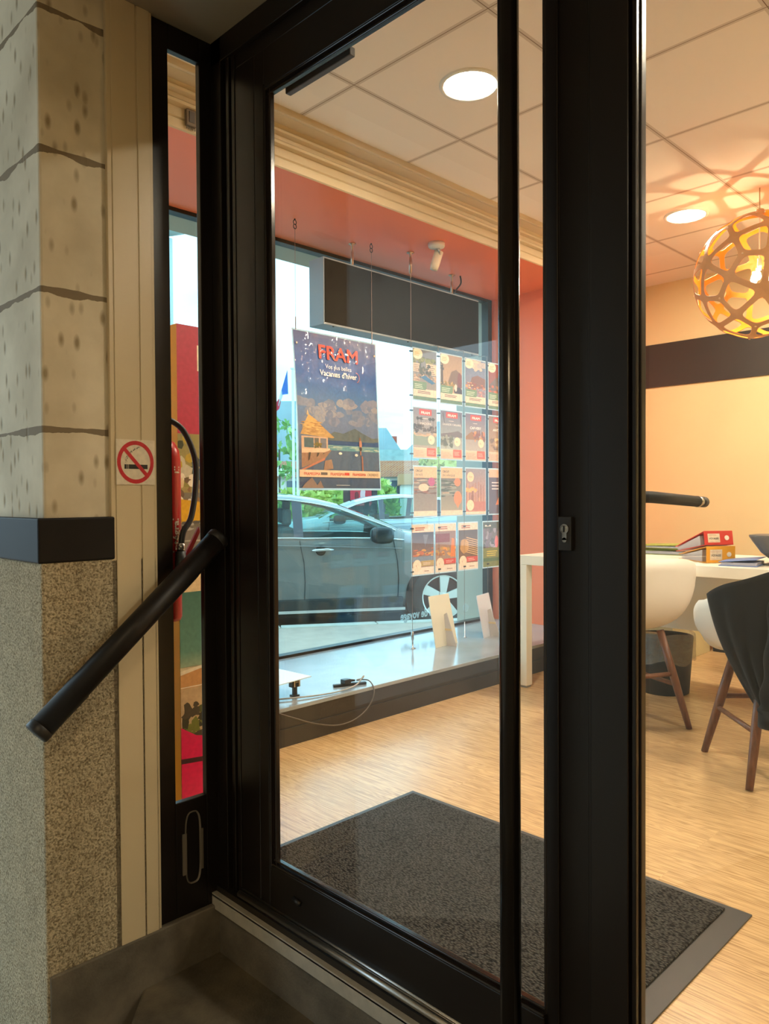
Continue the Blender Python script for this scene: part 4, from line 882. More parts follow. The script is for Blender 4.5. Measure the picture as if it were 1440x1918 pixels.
# ring binders
def binder(label, col, o, length, spine_h, w, lift, rz, bands, group='ring binders stacked on the desk'):
    """lies flat; spine faces -y local; opening tapers towards -x"""
    r = thing('ring_binder', label, 'binder', o, group, rz=rz)
    M_ = Matrix.Rotation(lift, 4, 'Y')
    cm = mat('binder_' + bands, col, rough=.35)
    t = .003; L_ = length; H = spine_h; T = .024
    c = MB()
    c.add([(0, 0, 0), (-L_, 0, 0), (-L_, w, 0), (0, w, 0), (0, 0, t), (-L_, 0, t), (-L_, w, t), (0, w, t)], [(0, 1, 2, 3), (7, 6, 5, 4), (0, 4, 5, 1), (1, 5, 6, 2), (2, 6, 7, 3), (3, 7, 4, 0)], M_)
    c.add([(0, 0, H - t), (-L_, 0, T), (-L_, w, T), (0, w, H - t), (0, 0, H), (-L_, 0, T + t), (-L_, w, T + t), (0, w, H)], [(0, 1, 2, 3), (7, 6, 5, 4), (0, 4, 5, 1), (1, 5, 6, 2), (2, 6, 7, 3), (3, 7, 4, 0)], M_)
    c.box((-t, 0, 0), (0, w, H), M_)
    c.build('cover', cm, r, world=False, bevel=.001)
    pg = MB(); N_ = 16
    for k in range(N_):
        f0 = (k + .15) / N_; f1 = (k + .75) / N_; jx = random.uniform(0, .02)
        za0 = t + (H * .80 - 2 * t) * f0; za1 = t + (H * .80 - 2 * t) * f1; zb0 = t + (T - t) * f0 * .95; zb1 = t + (T - t) * f1 * .95
        xa = -.05; xb = -L_ + .01 + jx
        pg.add([(xa, .006, za0), (xb, .006, zb0), (xb, w - .006, zb0), (xa, w - .006, za0), (xa, .006, za1), (xb, .006, zb1), (xb, w - .006, zb1), (xa, w - .006, za1)], [(0, 1, 2, 3), (7, 6, 5, 4), (0, 4, 5, 1), (1, 5, 6, 2), (2, 6, 7, 3), (3, 7, 4, 0)], M_)
    pg.build('paper', mat('paper_white', (222, 214, 214), rough=.8), r, world=False)
    a = Art((.0005, w * .12, H * .18), (0, w * .42, 0), (0, 0, H * .62), (1, 0, 0)); a.warp = lambda p: M_ @ p
    a.rect(0, 0, 1, 1, (226, 206, 176)); a.lines(.05, .75, .95, .95, 2, (200, 150, 120), .3); a.lines(.05, .08, .95, .2, 2, (200, 150, 120), .3); a.txt('VOYAGES', .10, .34, .3, (50, 46, 46), bold=.02, w=.8)
    a.mb().build('label', print_mat('label_print', transl=0), r, world=False)
    MB().tube([(-.0005, w * .78, H * .5), (.0015, w * .78, H * .5)], .012, 18, M=M_).tube([(-.0, w * .78, H * .5), (.002, w * .78, H * .5)], .008, 18, M=M_).build('finger_ring', mat('ring_cream', (235, 220, 200), rough=.4), r, world=False)
    return r
# spine is the short face seen at right front; local +x -> spine outward
rzB = math.radians(-38)
binder('closed orange ring binder lying flat under the red one', (232, 160, 30), (.300, 2.57, .7505), .27, .082, .15, 0, rzB, 'orange')
binder('red ring binder tilted on top of the orange one', (205, 48, 34), (.290, 2.575, .838), .29, .070, .15, math.radians(-10), rzB, 'red')
# flat folders
def folder(label, col, o, rz, w, l, h, group=None, lift=.10):
    r = thing('paper_folder', label, 'folder', o, group, rz=rz)
    cm = mat('folder_%d%d%d' % col, col, rough=.5)
    MB().box((0, 0, 0), (w, l, .003)).build('cover', cm, r, world=False)
    p = MB()
    for k in range(5): p.box((.006 + random.uniform(0, .006), .005, .004 + k * h / 6), (w - .006, l - .01 - random.uniform(0, .01), .004 + (k + .6) * h / 6))
    p.build('paper', mat('paper_blueish', (214, 212, 226), rough=.8), r, world=False)
    MB().add([(0, 0, h), (w, 0, h + lift * w), (w, l, h + lift * w), (0, l, h), (0, 0, h + .003), (w, 0, h + lift * w + .003), (w, l, h + lift * w + .003), (0, l, h + .003)], [(0, 1, 2, 3), (7, 6, 5, 4), (0, 4, 5, 1), (1, 5, 6, 2), (2, 6, 7, 3), (3, 7, 4, 0)]).build('flap', cm, r, world=False)
folder('blue paper folder slightly open on the desk beside the orange binder', (110, 140, 200), (.392, 2.48, .7505), math.radians(8), .165, .22, .016)
folder('green paper folder on the desk left of the binders', (120, 140, 40), (-.28, 2.92, .7505), math.radians(8), .30, .22, .02, lift=.03)
folder('green paper folder on top of another green folder left of the binders', (140, 150, 60), (-.24, 2.93, .785), math.radians(4), .28, .21, .012, lift=.03)

# grey object on desk
gr = thing('desktop_terminal', 'grey tapered desktop terminal on a short foot at the photo edge', 'terminal', (.62, 2.66, .75))
def loft(secs, name, m, par, smooth=False, bevel=0):
    k = MB(); n = len(secs[0]); vs = [v for s_ in secs for v in s_]
    fs = [(i * n + j, i * n + (j + 1) % n, (i + 1) * n + (j + 1) % n, (i + 1) * n + j) for i in range(len(secs) - 1) for j in range(n)]
    fs += [tuple(range(n - 1, -1, -1)), tuple(range((len(secs) - 1) * n, len(secs) * n))]
    return k.add(vs, fs).build(name, m, par, smooth=smooth, bevel=bevel)
def rr(cx, cy, z, hx, hy, n=20, e=.5):
    return [(cx + hx * math.copysign(abs(math.cos(2 * PI * k / n)) ** e, math.cos(2 * PI * k / n)), cy + hy * math.copysign(abs(math.sin(2 * PI * k / n)) ** e, math.sin(2 * PI * k / n)), z) for k in range(n)]
GC = (.64, 2.68)
loft([rr(*GC, .775, .05, .04), rr(*GC, .785, .085, .06), rr(*GC, .81, .115, .075), rr(*GC, .86, .150, .092), rr(*GC, .885, .166, .1), rr(*GC, .893, .166, .1)], 'body', mat('terminal_body', (104, 100, 96), rough=.45), gr, bevel=.002)
loft([rr(*GC, .7505, .105, .07), rr(*GC, .756, .105, .07), rr(*GC, .77, .06, .045), rr(*GC, .785, .05, .04)], 'foot', mat('terminal_foot', (92, 90, 86), rough=.45), gr)
oc = thing('office_chair', 'black high backed office chair behind the desk at the photo edge', 'chair', (.95, 3.55, 0))
secs = []
for z, hw in ((.50, .27), (.62, .27), (.82, .25), (1.0, .20), (1.10, .14), (1.14, .08)): secs.append(rr(.80, 3.45 + .05 * (z - .5), z, hw, .035, 20, .6))
loft(secs, 'backrest', BLACK, oc, smooth=True)
loft([rr(.80, 3.65, .44, .24, .22), rr(.80, 3.65, .50, .25, .23)], 'seat', BLACK, oc, bevel=.01)
MB().tube([(.80, 3.65, .05), (.80, 3.65, .44)], .03, 12).build('column', BLACK, oc)
k = MB()
for t in range(5): k.tube([(.80, 3.65, .08), (.80 + .28 * math.cos(t * 1.257), 3.65 + .28 * math.sin(t * 1.257), .05)], .018, 8); k.lathe([(.025, 0), (.025, .05), (0, .05)], (.80 + .28 * math.cos(t * 1.257), 3.65 + .28 * math.sin(t * 1.257), 0), 10)
k.build('star_base', BLACK, oc)

# waste bin
wb = thing('waste_bin', 'black round waste bin with a clear plastic bag under the desk', 'bin', (-.065, 2.905, 0))
BC = (-.065, 2.905, 0)
MB().lathe([(.128, 0), (.150, .31), (.146, .31), (.124, .004), (0, .004)], BC, 40).build('body', mat('bin_black', (38, 38, 38), rough=.5), wb, smooth=True)
vs = []; fs = []; n = 60; rows = [(.330, .138), (.335, .150), (.328, .158), (.30, .160), (.26, .158), (.22, .157), (.18, .160)]
random.seed(11)
for i, (z, r_) in enumerate(rows):
    for k in range(n):
        t = 2 * PI * k / n; w_ = .003 * math.sin(t * 9 + i * .9) + .002 * math.sin(t * 23 + i * 2)
        vs.append((BC[0] + (r_ + w_) * math.cos(t), BC[1] + (r_ + w_) * math.sin(t), z + (.014 * math.sin(t * 5 + 1) if i == len(rows) - 1 else .004 * math.sin(t * 7))))
for i in range(len(rows) - 1):
    for k in range(n): fs.append((i * n + k, i * n + (k + 1) % n, (i + 1) * n + (k + 1) % n, (i + 1) * n + k))
bg_ = D.materials.new('clear_bag'); bg_.use_nodes = True; t_ = bg_.node_tree; t_.nodes.clear()
o_ = t_.nodes.new('ShaderNodeOutputMaterial'); a1 = t_.nodes.new('ShaderNodeBsdfTransparent'); a2 = t_.nodes.new('ShaderNodeBsdfPrincipled'); a2.inputs['Base Color'].default_value = (.75, .75, .72, 1); a2.inputs['Roughness'].default_value = .15
nn = t_.nodes.new('ShaderNodeTexNoise'); nn.inputs['Scale'].default_value = 16; nn.inputs['Distortion'].default_value = 2.5; bb = t_.nodes.new('ShaderNodeBump'); bb.inputs['Strength'].default_value = 1; bb.inputs['Distance'].default_value = .03
cc = t_.nodes.new('ShaderNodeTexCoord'); t_.links.new(cc.outputs['Object'], nn.inputs['Vector']); t_.links.new(nn.outputs['Fac'], bb.inputs['Height']); t_.links.new(bb.outputs[0], a2.inputs['Normal'])
mm_ = t_.nodes.new('ShaderNodeMixShader'); mm_.inputs[0].default_value = .30; t_.links.new(a1.outputs[0], mm_.inputs[1]); t_.links.new(a2.outputs[0], mm_.inputs[2]); t_.links.new(mm_.outputs[0], o_.inputs[0])
MB().add(vs, fs).build('bag', bg_, wb, smooth=True)

# shell chairs
SHELL = mat('white_shell', (236, 230, 220), rough=.4)
def shell_chair(cx, cy, fwd, label):
    r = thing('shell_chair', label, 'chair', (cx, cy, 0), 'white shell chairs at the desk', rz=math.atan2(fwd[1], fwd[0]))  # local +x forwards, +y left
    k = MB(); NA = 56; NR = 14; vs = []; fs = []
    def rim(a_):  # a_=0 forwards
        c, s_ = math.cos(a_), math.sin(a_)
        b = max(0, -c)
        x = .25 * c if c > 0 else .27 * -(abs(c) ** .8)
        y = .305 * math.copysign(abs(s_) ** .62, s_)
        # height
        if c > 0: z = .43 + (.67 - .43) * (1 - c) ** .55 if c < 1 else .43
        else: z = .67 + (.80 - .67) * (1 - (1 + c)) ** 1.3
        if c > .75: z = .425 + (z - .425) * ((1 - c) / .25) ** .9
        return x, y, z
    for i in range(NR + 1):
        q = i / NR
        for j in range(NA):
            a_ = 2 * PI * j / NA; x, y, z = rim(a_)
            h = math.sin(min(1, q * 1.02) * PI / 2) ** .95
            front = max(0, math.cos(a_))
            pz = 2.3 - .9 * front
            vs.append((x * h, y * h, .455 - .012 * math.sin(q * PI) + (z - .455) * q ** pz))
    for i in range(NR):
        for j in range(NA): fs.append((i * NA + j, i * NA + (j + 1) % NA, (i + 1) * NA + (j + 1) % NA, (i + 1) * NA + j))
    k.add(vs, fs); sh_ = k.build('seat_shell', SHELL, r, smooth=True, world=False, solid=.008)
    legs = [((.215, .205), (.13, .12)), ((.215, -.205), (.13, -.12)), ((-.215, .205), (-.13, .12)), ((-.215, -.205), (-.13, -.12))]
    def lp(i, z): (a0, b0), (a1, b1) = legs[i]; t = z / .42; return Vector((a0 + (a1 - a0) * t, b0 + (b1 - b0) * t, z))
    for i in range(4): MB().tube([lp(i, 0), lp(i, .12), lp(i, .24), lp(i, .45)], [.0135, .0165, .019, .0175], 14).build('leg', WALN, r, smooth=True, world=False)
    for i, j, z0, z1 in ((0, 1, .25, .25), (2, 3, .25, .25), (0, 2, .20, .20), (1, 3, .20, .20)):
        MB().tube([lp(i, z0), lp(j, z1)], .0105, 10).build('stretcher', WALN, r, smooth=True, world=False)
    b = MB(); b.tube([(.13, .12, .435), (-.13, -.12, .435)], .006, 8); b.tube([(.13, -.12, .435), (-.13, .12, .435)], .006, 8)
    b.build('underframe', STEEL, r, world=False)
    return r
F2 = (-.68, .733); chair2 = shell_chair(.80, 2.03, F2, 'white shell chair with walnut legs and a black jacket over its back')
F1 = (-.90, .44); shell_chair(.045, 2.22, F1, 'white shell chair with walnut legs partly behind the door mullion')

# jacket over the back of chair 2 (local frame of the chair)
JK = D.materials.new('black_cloth'); JK.use_nodes = True; b = JK.node_tree.nodes['Principled BSDF']; b.inputs['Base Color'].default_value = (.010, .0095, .009, 1); b.inputs['Roughness'].default_value = .9
b.inputs['Sheen Weight'].default_value = .06; b.inputs['Specular IOR Level'].default_value = .2
jr = thing('jacket', 'black cloth jacket draped over the back of the nearer white chair', 'jacket', (.80, 2.03, 0), rz=math.atan2(F2[1], F2[0]))
def hang(u, v):
    """u 0..1 round the shell rim from its left arm past the back, v 0 inside .. 1 hem"""
    an = math.radians(104 + 150 * u); c, s_ = math.cos(an), math.sin(an)
    xr = -.27 * abs(c) ** .8; yr = .305 * math.copysign(abs(s_) ** .62, s_); zr = .67 + .13 * abs(c) ** 1.3
    n = Vector((-abs(c) ** .7, s_, 0)).normalized()
    fold = .013 * math.sin(u * 24 + v * 2.2) + .009 * math.sin(u * 47 - v * 3) * v
    top = zr + .014 + .006 * math.sin(u * 17)
    if v < .15:
        t = v / .15; p = Vector((xr, yr, top - .10 * (1 - t) ** 2)) - n * (.045 * (1 - t)) + n * .012 * t; return p
    t = (v - .15) / .85
    z = top + (.245 + .02 * math.sin(u * 9) - top) * t
    out = .012 + .02 * math.sin(min(1, t * 2) * PI / 2) - .10 * t * t * (1 - u) + abs(fold) * (.3 + t)
    p = Vector((xr, yr, z)) + n * out
    p.y -= .13 * t * (1 - u) ** 1.5; p.x -= .05 * t * (1 - u)
    return p
vs = []; NU, NV = 70, 40
for i in range(NU + 1):
    for j in range(NV + 1): vs.append(hang(i / NU, j / NV))
fs = [(i * (NV + 1) + j, i * (NV + 1) + j + 1, (i + 1) * (NV + 1) + j + 1, (i + 1) * (NV + 1) + j) for i in range(NU) for j in range(NV)]
MB().add(vs, fs).build('body', JK, jr, smooth=True, world=False, solid=.006)
# sleeve
pts = bez([(-.15, .10, .79), (-.25, .13, .68), (-.292, .155, .50), (-.292, .17, .36), (-.285, .175, .31)], 8)
sl = MB().tube(pts, [.044 + .005 * math.sin(i * .9) for i in range(len(pts))], 16); sl.v = [Vector((v.x * .6 - .145, v.y, v.z)) for v in sl.v]
sl.build('sleeve', JK, jr, smooth=True, world=False)
MB().tube([(-.317, .176, .325), (-.315, .177, .262)], .040, 16).build('cuff', JK, jr, smooth=True, world=False)
MB().box((-.345, .09, .49), (-.315, .135, .50)).build('pocket_flap', mat('flap', lin=(.03, .03, .034), rough=.6), jr, world=False, bevel=.003)

# ---------------- totem display behind the narrow window
TX = -.40
tt = thing('display_totem', 'tall cardboard totem printed crimson, beach and pink behind the narrow window', 'display', (TX, .3, 0))
MB().box((TX - .045, .107, 0), (TX, .47, 1.645)).build('core', mat('totem_yellow', (232, 160, 40), rough=.5), tt)
a = Art((TX, .107, 0), (0, .363, 0), (0, 0, 1.645), (1, 0, 0)); H = 1.645
zz = lambda z: z / H
random.seed(5)
a.rect(0, 0, 1, 1, (206, 188, 150))
a.rect(0, zz(1.292), 1, 1, (186, 40, 70)); a.txt('L', .205, zz(1.50), .075, (240, 226, 190)); a.txt('DEMANDEZ', .22, zz(1.462), .012, (240, 226, 190))
a.grad(0, zz(1.10), 1, zz(1.292), (170, 150, 90), (150, 140, 80)); a.scatter(60, 0, zz(1.12), 1, zz(1.285), .06, .012, [(84, 96, 40), (190, 160, 50), (60, 66, 40), (150, 140, 70), (200, 190, 160)])
a.rect(0, zz(.86), 1, zz(1.10), (122, 112, 96)); a.scatter(70, 0, zz(1.06), 1, zz(1.15), .03, .008, [(220, 196, 150), (240, 226, 200), (150, 110, 70), (110, 84, 60)])
a.poly([(0, zz(1.0)), (.5, zz(1.02)), (.45, zz(1.06)), (.1, zz(1.075)), (0, zz(1.08))], (224, 168, 24)); a.rect(0, zz(.86), 1, zz(.985), (126, 116, 104)); a.rect(0, zz(.94), 1, zz(.945), (176, 168, 152))
a.scatter(30, 0, zz(.98), .5, zz(1.01), .04, .004, [(180, 176, 166), (90, 86, 80)])
a.rect(0, zz(.775), 1, zz(.86), (224, 196, 150))
gridgrad(a, 0, zz(.53), 1, zz(.775), lambda x, y: ramp([(zz(.53), (140, 160, 130)), (zz(.57), (84, 130, 112)), (zz(.775), (60, 112, 98))], y), 3, 5)
a.poly([(0, zz(.40)), (1, zz(.40)), (1, zz(.56)), (.25, zz(.53)), (0, zz(.515))], (196, 140, 84)); a.poly([(0, zz(.505)), (.25, zz(.522)), (1, zz(.552)), (1, zz(.560)), (.25, zz(.531)), (0, zz(.518))], (226, 210, 180))
a.rect(0, zz(.30), 1, zz(.46), (188, 156, 116)); a.rect(0, zz(.462), 1, zz(.465), (230, 214, 190))
a.scatter(60, 0, zz(.28), .9, zz(.40), .05, .012, [(52, 48, 30), (80, 84, 34), (70, 60, 44), (108, 110, 44)], j=.5)
a.poly([(0, 0), (1, 0), (1, zz(.275)), (.35, zz(.283)), (.15, zz(.30)), (0, zz(.335))], (206, 20, 74))
a.poly([(0, zz(.232)), (.2, zz(.225)), (1, zz(.225)), (1, zz(.207)), (.2, zz(.209)), (0, zz(.216))], (60, 30, 30))
a.mb().build('printed_face', print_mat('totem_print', transl=0, rough=.35), tt)

# fire extinguisher
ex = thing('fire_extinguisher', 'red fire extinguisher with black hose behind the narrow window', 'fire extinguisher', (-.15, -.115, .76))
EC = (-.135, -.098, 0)
MB().lathe([(.050, .74), (.054, .75), (.054, 1.19), (.050, 1.215), (.038, 1.238), (.016, 1.25), (0, 1.252)], EC, 32).build('cylinder', mat('extinguisher_red', (206, 34, 34), rough=.28), ex, smooth=True)
lt = MB()
def curl(t_mb, body, z0, size, ang0, r_=.0546):
    t = MB(); t.text(body, size, Matrix.Identity(4), extrude=.0, bold=.0008)
    for v in t.v:
        an = ang0 + (-v.y) / r_   # glyph up direction wraps round the cylinder
        t_mb.v.append(Vector((EC[0] + r_ * math.cos(an), EC[1] + r_ * math.sin(an), z0 + v.x)))
    k = len(t_mb.v) - len(t.v); t_mb.f += [tuple(i + k for i in f) for f in t.f]; t_mb.mi += [0] * len(t.f)
curl(lt, 'Intégral', .93, .032, .50); curl(lt, 'ill', 1.15, .032, .62)
lt.build('lettering', mat('cream_print', (240, 222, 200), rough=.5), ex)
hp = bez([(-.155, -.105, 1.255), (-.15, -.10, 1.30), (-.14, -.075, 1.305), (-.13, -.03, 1.275), (-.12, .0, 1.20), (-.115, .0, 1.12), (-.09, -.03, 1.03), (-.078, -.062, .99), (-.072, -.073, .955)], 8)
MB().tube(hp, .0085, 12).build('hose', BLACK, ex, smooth=True)
MB().tube([(-.072, -.073, .957), (-.072, -.075, .935)], .0105, 16).build('hose_ring', STEEL, ex, smooth=True)
MB().tube([(-.072, -.075, .935), (-.072, -.078, .86)], .014, 16).build('valve', BLACK, ex, smooth=True)
MB().add([(-.108, -.066, .912), (-.108, -.04, .93), (-.108, .0, 1.0), (-.108, .004, .985), (-.108, -.035, .912), (-.108, -.06, .90), (-.100, -.066, .912), (-.100, -.04, .93), (-.100, .0, 1.0), (-.100, .004, .985), (-.100, -.035, .912), (-.100, -.06, .90)], [(0, 1, 2, 3, 4, 5), (11, 10, 9, 8, 7, 6)] + [(i, (i + 1) % 6, 6 + (i + 1) % 6, 6 + i) for i in range(6)]).build('lever', mat('lever_red', (150, 16, 30), rough=.35), ex)

# ================================================================== STREET
U3 = Vector((.54, .84, 0)).normalized(); N3 = Vector((-U3.y, U3.x, 0))
def sq(P0, a0, a1, b0, b1, z0, z1):  # oriented box: along U3, across N3
    m_ = MB(); P0 = Vector(P0)
    m_.box((a0, b0, z0), (a1, b1, z1), Matrix(((U3.x, N3.x, 0, P0.x), (U3.y, N3.y, 0, P0.y), (0, 0, 1, 0), (0, 0, 0, 1)))); return m_
KP = (-4.44, 3.57, 0)
ASPH = mat('asphalt', (120, 118, 116), rough=.9, var=.12, vscale=3, bump=.3, bscale=120)
SIDEW = mat('pink_pavement', (196, 172, 156), rough=.9, var=.08, vscale=6, bump=.2, bscale=100)
struct(sq(KP, -40, 60, .0, 60, -.6, -.36).build('road', ASPH), 'grey asphalt street')
sw_ = MB().add([(XS - .1, -12, -.24), (XS - .1, 12, -.24), (-4.44 + .54 * 15 - .0, 3.57 + .84 * 15, -.24), (-4.44 - .54 * 25, 3.57 - .84 * 25, -.24), (XS - .1, -12, -.5), (XS - .1, 12, -.5), (-4.44 + .54 * 15, 3.57 + .84 * 15, -.5), (-4.44 - .54 * 25, 3.57 - .84 * 25, -.5)], [(0, 1, 2, 3), (7, 6, 5, 4), (3, 2, 6, 7), (0, 4, 5, 1)])
sw_ = sq(KP, -30, 30, -6, 0, -.55, -.24)
# clip: pavement only west of the shop front
bmv = MB(); a0 = Vector(KP)
L0 = a0 - U3 * 22; L1 = a0 + U3 * 4.9
bmv.prism([(L0.x, L0.y), (L1.x, L1.y), (XS - .06, L1.y), (XS - .06, -15)], 'z', -.55, -.24)
struct(bmv.build('pavement', SIDEW), 'pinkish pavement outside the display window')
kb = thing('kerb', 'pale stone kerb along the pavement', 'kerb', KP, kind='structure')
KM = mat('kerb_stone', (206, 200, 188), rough=.85, var=.06, vscale=8)
for i in range(-9, 9):
    m_ = sq(KP, i * 1.0 + .006, i * 1.0 + .994, -.10, .03, -.5, -.225); m_.build('kerb_stone', KM, kb, bevel=.01)

# ---------------- cars
def car(P0, U_, label, paint, glassm, name='car', flip=1):
    """P0: ground point under the near front wheel face; U_: forward; local x forward, y away from viewer, z from ground"""
    r = thing(name, label, 'car', (P0[0], P0[1], -.36))
    Uv = Vector(U_).normalized(); Nv = Vector((-Uv.y, Uv.x, 0)) * flip
    M_ = Matrix(((Uv.x, Nv.x, 0, P0[0]), (Uv.y, Nv.y, 0, P0[1]), (0, 0, 1, -.36), (0, 0, 0, 1)))
    WD = 1.80
    # stations: s, zsill, zbelt, zroof, t_belt(side inset), nose taper
    ST = [(.90, .32, .60, .66, .22), (.78, .24, .68, .80, .10), (.50, .24, .80, .90, .035), (.20, .24, .90, .97, .02), (-.10, .24, .94, 1.02, .01), (-.36, .24, .97, 1.05, .01),
          (-.55, .24, .985, 1.15, .01), (-.80, .24, .995, 1.245, .01), (-1.10, .24, 1.0, 1.36, .01), (-1.35, .24, 1.0, 1.42, .01), (-1.52, .24, 1.0, 1.445, .01), (-1.62, .24, 1.005, 1.46, .01),
          (-2.0, .24, 1.01, 1.485, .01), (-2.45, .24, 1.03, 1.475, .01), (-2.55, .24, 1.035, 1.465, .01), (-2.9, .24, 1.07, 1.42, .012), (-3.15, .26, 1.09, 1.36, .03), (-3.40, .32, 1.06, 1.12, .09), (-3.50, .42, .95, .98, .2)]
    def sect(s_, zs, zb, zr, ti):
        g = zr - zb; tum = .40 * g
        tr_ = ti + .04 + tum
        half = [(ti + .07, zs), (ti + .0, zs + .10), (ti - .008, zs + (zb - zs) * .55), (ti + .012, zb - .13), (ti + .004, zb - .10), (ti + .035, zb), (tr_, zr - .045), (tr_ + .06, zr - .008), (tr_ + .25, zr + .012), (WD / 2, zr + .03)]
        return half
    NH = 10
    def mk(side):
        vs = []
        for (s_, zs, zb, zr, ti) in ST:
            for (t, z) in sect(s_, zs, zb, zr, ti): vs.append((s_, t if side == 0 else WD - t, z))
        return vs
    body = MB(); gl = MB(); wsd = MB()
    for side in (0, 1):
        vs = mk(side); fb = []; fg = []; fw = []
        for i in range(len(ST) - 1):
            for j in range(NH - 1):
                q = (i * NH + j, (i + 1) * NH + j, (i + 1) * NH + j + 1, i * NH + j + 1)
                s0, s1 = ST[i][0], ST[i + 1][0]
                if j == 5 and (-1.52 <= s1 and s0 <= -.55 or -2.46 <= s1 and s0 <= -1.62 or -2.91 <= s1 and s0 <= -2.55): fg.append(q)
                elif j >= 7 and (-1.11 <= s1 and s0 <= -.36): fw.append(q)
                elif j >= 7 and (s0 <= -3.15 and s1 >= -3.41): fw.append(q)
                else: fb.append(q)
        body.add(vs, fb, M_); gl.add(vs, fg, M_); wsd.add(vs, fw, M_)
    # nose and tail caps
    for i in (0, len(ST) - 1):
        h = sect(*ST[i]); vs = [(ST[i][0], t, z) for t, z in h] + [(ST[i][0], WD - t, z) for t, z in reversed(h)]
        body.add(vs, [tuple(range(len(vs)))], M_)
    body.build('body', paint, r, smooth=True)
    gl.build('side_window', glassm, r, smooth=True); wsd.build('windscreen', glassm, r, smooth=True)
    def P(s_, t, z): return M_ @ Vector((s_, t, z))
    # under cladding
    cl = MB(); cl.box((.45, .06, .17), (-3.2, WD - .06, .26), M_); cl.box((-.44, -.004, .24), (-2.22, .06, .36), M_)
    cl.build('sill_cladding', mat('car_plastic', (56, 54, 52), rough=.6), r, bevel=.01)
    sb = MB(); sb.box((-.42, -.012, .215), (-2.24, .0, .245), M_); sb.build('sill_strip', mat('car_chrome', (225, 228, 230), rough=.2, metal=1), r)
    # wheels
    for s_ in (0, -2.65):
        for t0, d_ in ((0, 1), (WD, -1)):
            wa = MB(); wa.tube([P(s_, t0 - .006 * d_, .345), P(s_, t0 + .16 * d_, .345)], .41, 40); wa.build('wheel_arch', mat('arch_plastic', (40, 38, 37), rough=.7), r)
            wh = MB(); MR = M_ @ Matrix.Translation((s_, t0 - .012 * d_, .345)) @ Matrix.Rotation(-PI / 2 * d_, 4, 'X')
            # lathe axis along t
            MRa = M_ @ Matrix.Translation((s_, t0 - .034 * d_, .345)) @ Matrix.Rotation(PI / 2 * d_, 4, 'X')
            wh.lathe([(.235, -.20), (.335, -.20), (.345, -.16), (.345, .0), (.33, .018), (.30, .024), (.245, .018), (.235, .0)], (0, 0, 0), 48, MRa, cap=False)
            who = wh.build('wheel', mat('tyre', (58, 56, 54), rough=.8), r, smooth=True)
            rm = MB(); rm.lathe([(.240, -.05), (.240, .012), (.228, .014), (.222, .0), (.205, -.06), (0, -.06)], (0, 0, 0), 48, MRa, cap=False)
            rm.build('rim_barrel', mat('rim_dark', (66, 64, 64), rough=.4, metal=.6), who, smooth=True)
            s5 = MB()
            for k in range(5):
                an = k * 2 * PI / 5 + .15
                for (w0, w1, off) in ((.032, .075, 0),):
                    c, s__ = math.cos(an), math.sin(an)
                    def Q(rad, w, z): return (rad * c - w * s__, rad * s__ + w * c, z)
                    s5.add([Q(.03, -w0, .0), Q(.03, w0, .0), Q(.225, w1, .012), Q(.225, -w1 * .5, .012), Q(.03, -w0, -.02), Q(.03, w0, -.02), Q(.225, w1, -.01), Q(.225, -w1 * .35, -.01)], [(0, 1, 2, 3), (7, 6, 5, 4), (0, 4, 5, 1), (1, 5, 6, 2), (2, 6, 7, 3), (3, 7, 4, 0)], MRa)
            s5.lathe([(.05, -.02), (.05, .006), (.03, .012), (0, .012)], (0, 0, 0), 20, MRa)
            s5.lathe([(.226, .014), (.240, .020), (.240, .010)], (0, 0, 0), 48, MRa, cap=False)
            s5.build('spokes', mat('alloy', (222, 220, 212), rough=.3, metal=.3), who)
    # chrome belt line and window arc
    ch = MB()
    def surf(s_, f_):  # f_: 0 belt .. 1 roof rail on side
        for (a_, b_) in zip(ST, ST[1:]):
            if b_[0] <= s_ <= a_[0]:
                k = (a_[0] - s_) / (a_[0] - b_[0]); zb = a_[2] + (b_[2] - a_[2]) * k; zr = a_[3] + (b_[3] - a_[3]) * k; ti = a_[4] + (b_[4] - a_[4]) * k
                tr_ = ti + .04 + .40 * (zr - zb)
                return (ti + .035 + (tr_ - ti - .035) * f_ - .006, zb + (zr - .045 - zb) * f_)
    for side in (0, 1):
        def PP(s_, f_): t, z = surf(s_, f_); return P(s_, t if side == 0 else WD - t, z)
        ch.tube([PP(s_, 0.02) for s_ in [-.42 - .1 * k for k in range(26)]], .009, 8)
        ch.tube([PP(s_, 1.0) for s_ in [-.50 - .1 * k for k in range(25)]], .009, 8)
    ch.build('window_trim', MATS['car_chrome'], r, smooth=True)
    # pillars (dark)
    pl = MB()
    for s_ in (-1.57, -2.50):
        t0, z0 = surf(s_, 0); t1, z1 = surf(s_, 1)
        for o in (0,):
            pl.add([(s_ - .05, t0, z0), (s_ + .05, t0, z0), (s_ + .04, t1, z1), (s_ - .06, t1, z1)], [(0, 1, 2, 3)], M_)
    pl.build('pillar_cover', mat('pillar_grey', (84, 84, 92), rough=.35), r)
    # door seams
    sm = MB()
    for s_ in (-1.52, -.50, -2.42):
        sm.tube([P(s_, .002, .32), P(s_ + .01, -.001, .55), P(s_ - .0, .004, .75), P(s_ - .03, .002, .90), P(s_ - .04, .03, .985)], .005, 6)
    sm.build('door_seam', BLACK, r)
    # crease
    cz = MB().tube([P(-.45 - .1 * k, .002, .885 + .004 * k) for k in range(28)], .006, 6); cz.build('crease_strip', paint, r, smooth=True)
    hd = MB(); hd.tube([P(-1.20, -.03, .885), P(-1.27, -.035, .89), P(-1.40, -.035, .885), P(-1.45, -.01, .88)], [.008, .014, .014, .010], 10); hd.build('door_handle', MATS['car_chrome'], r, smooth=True)
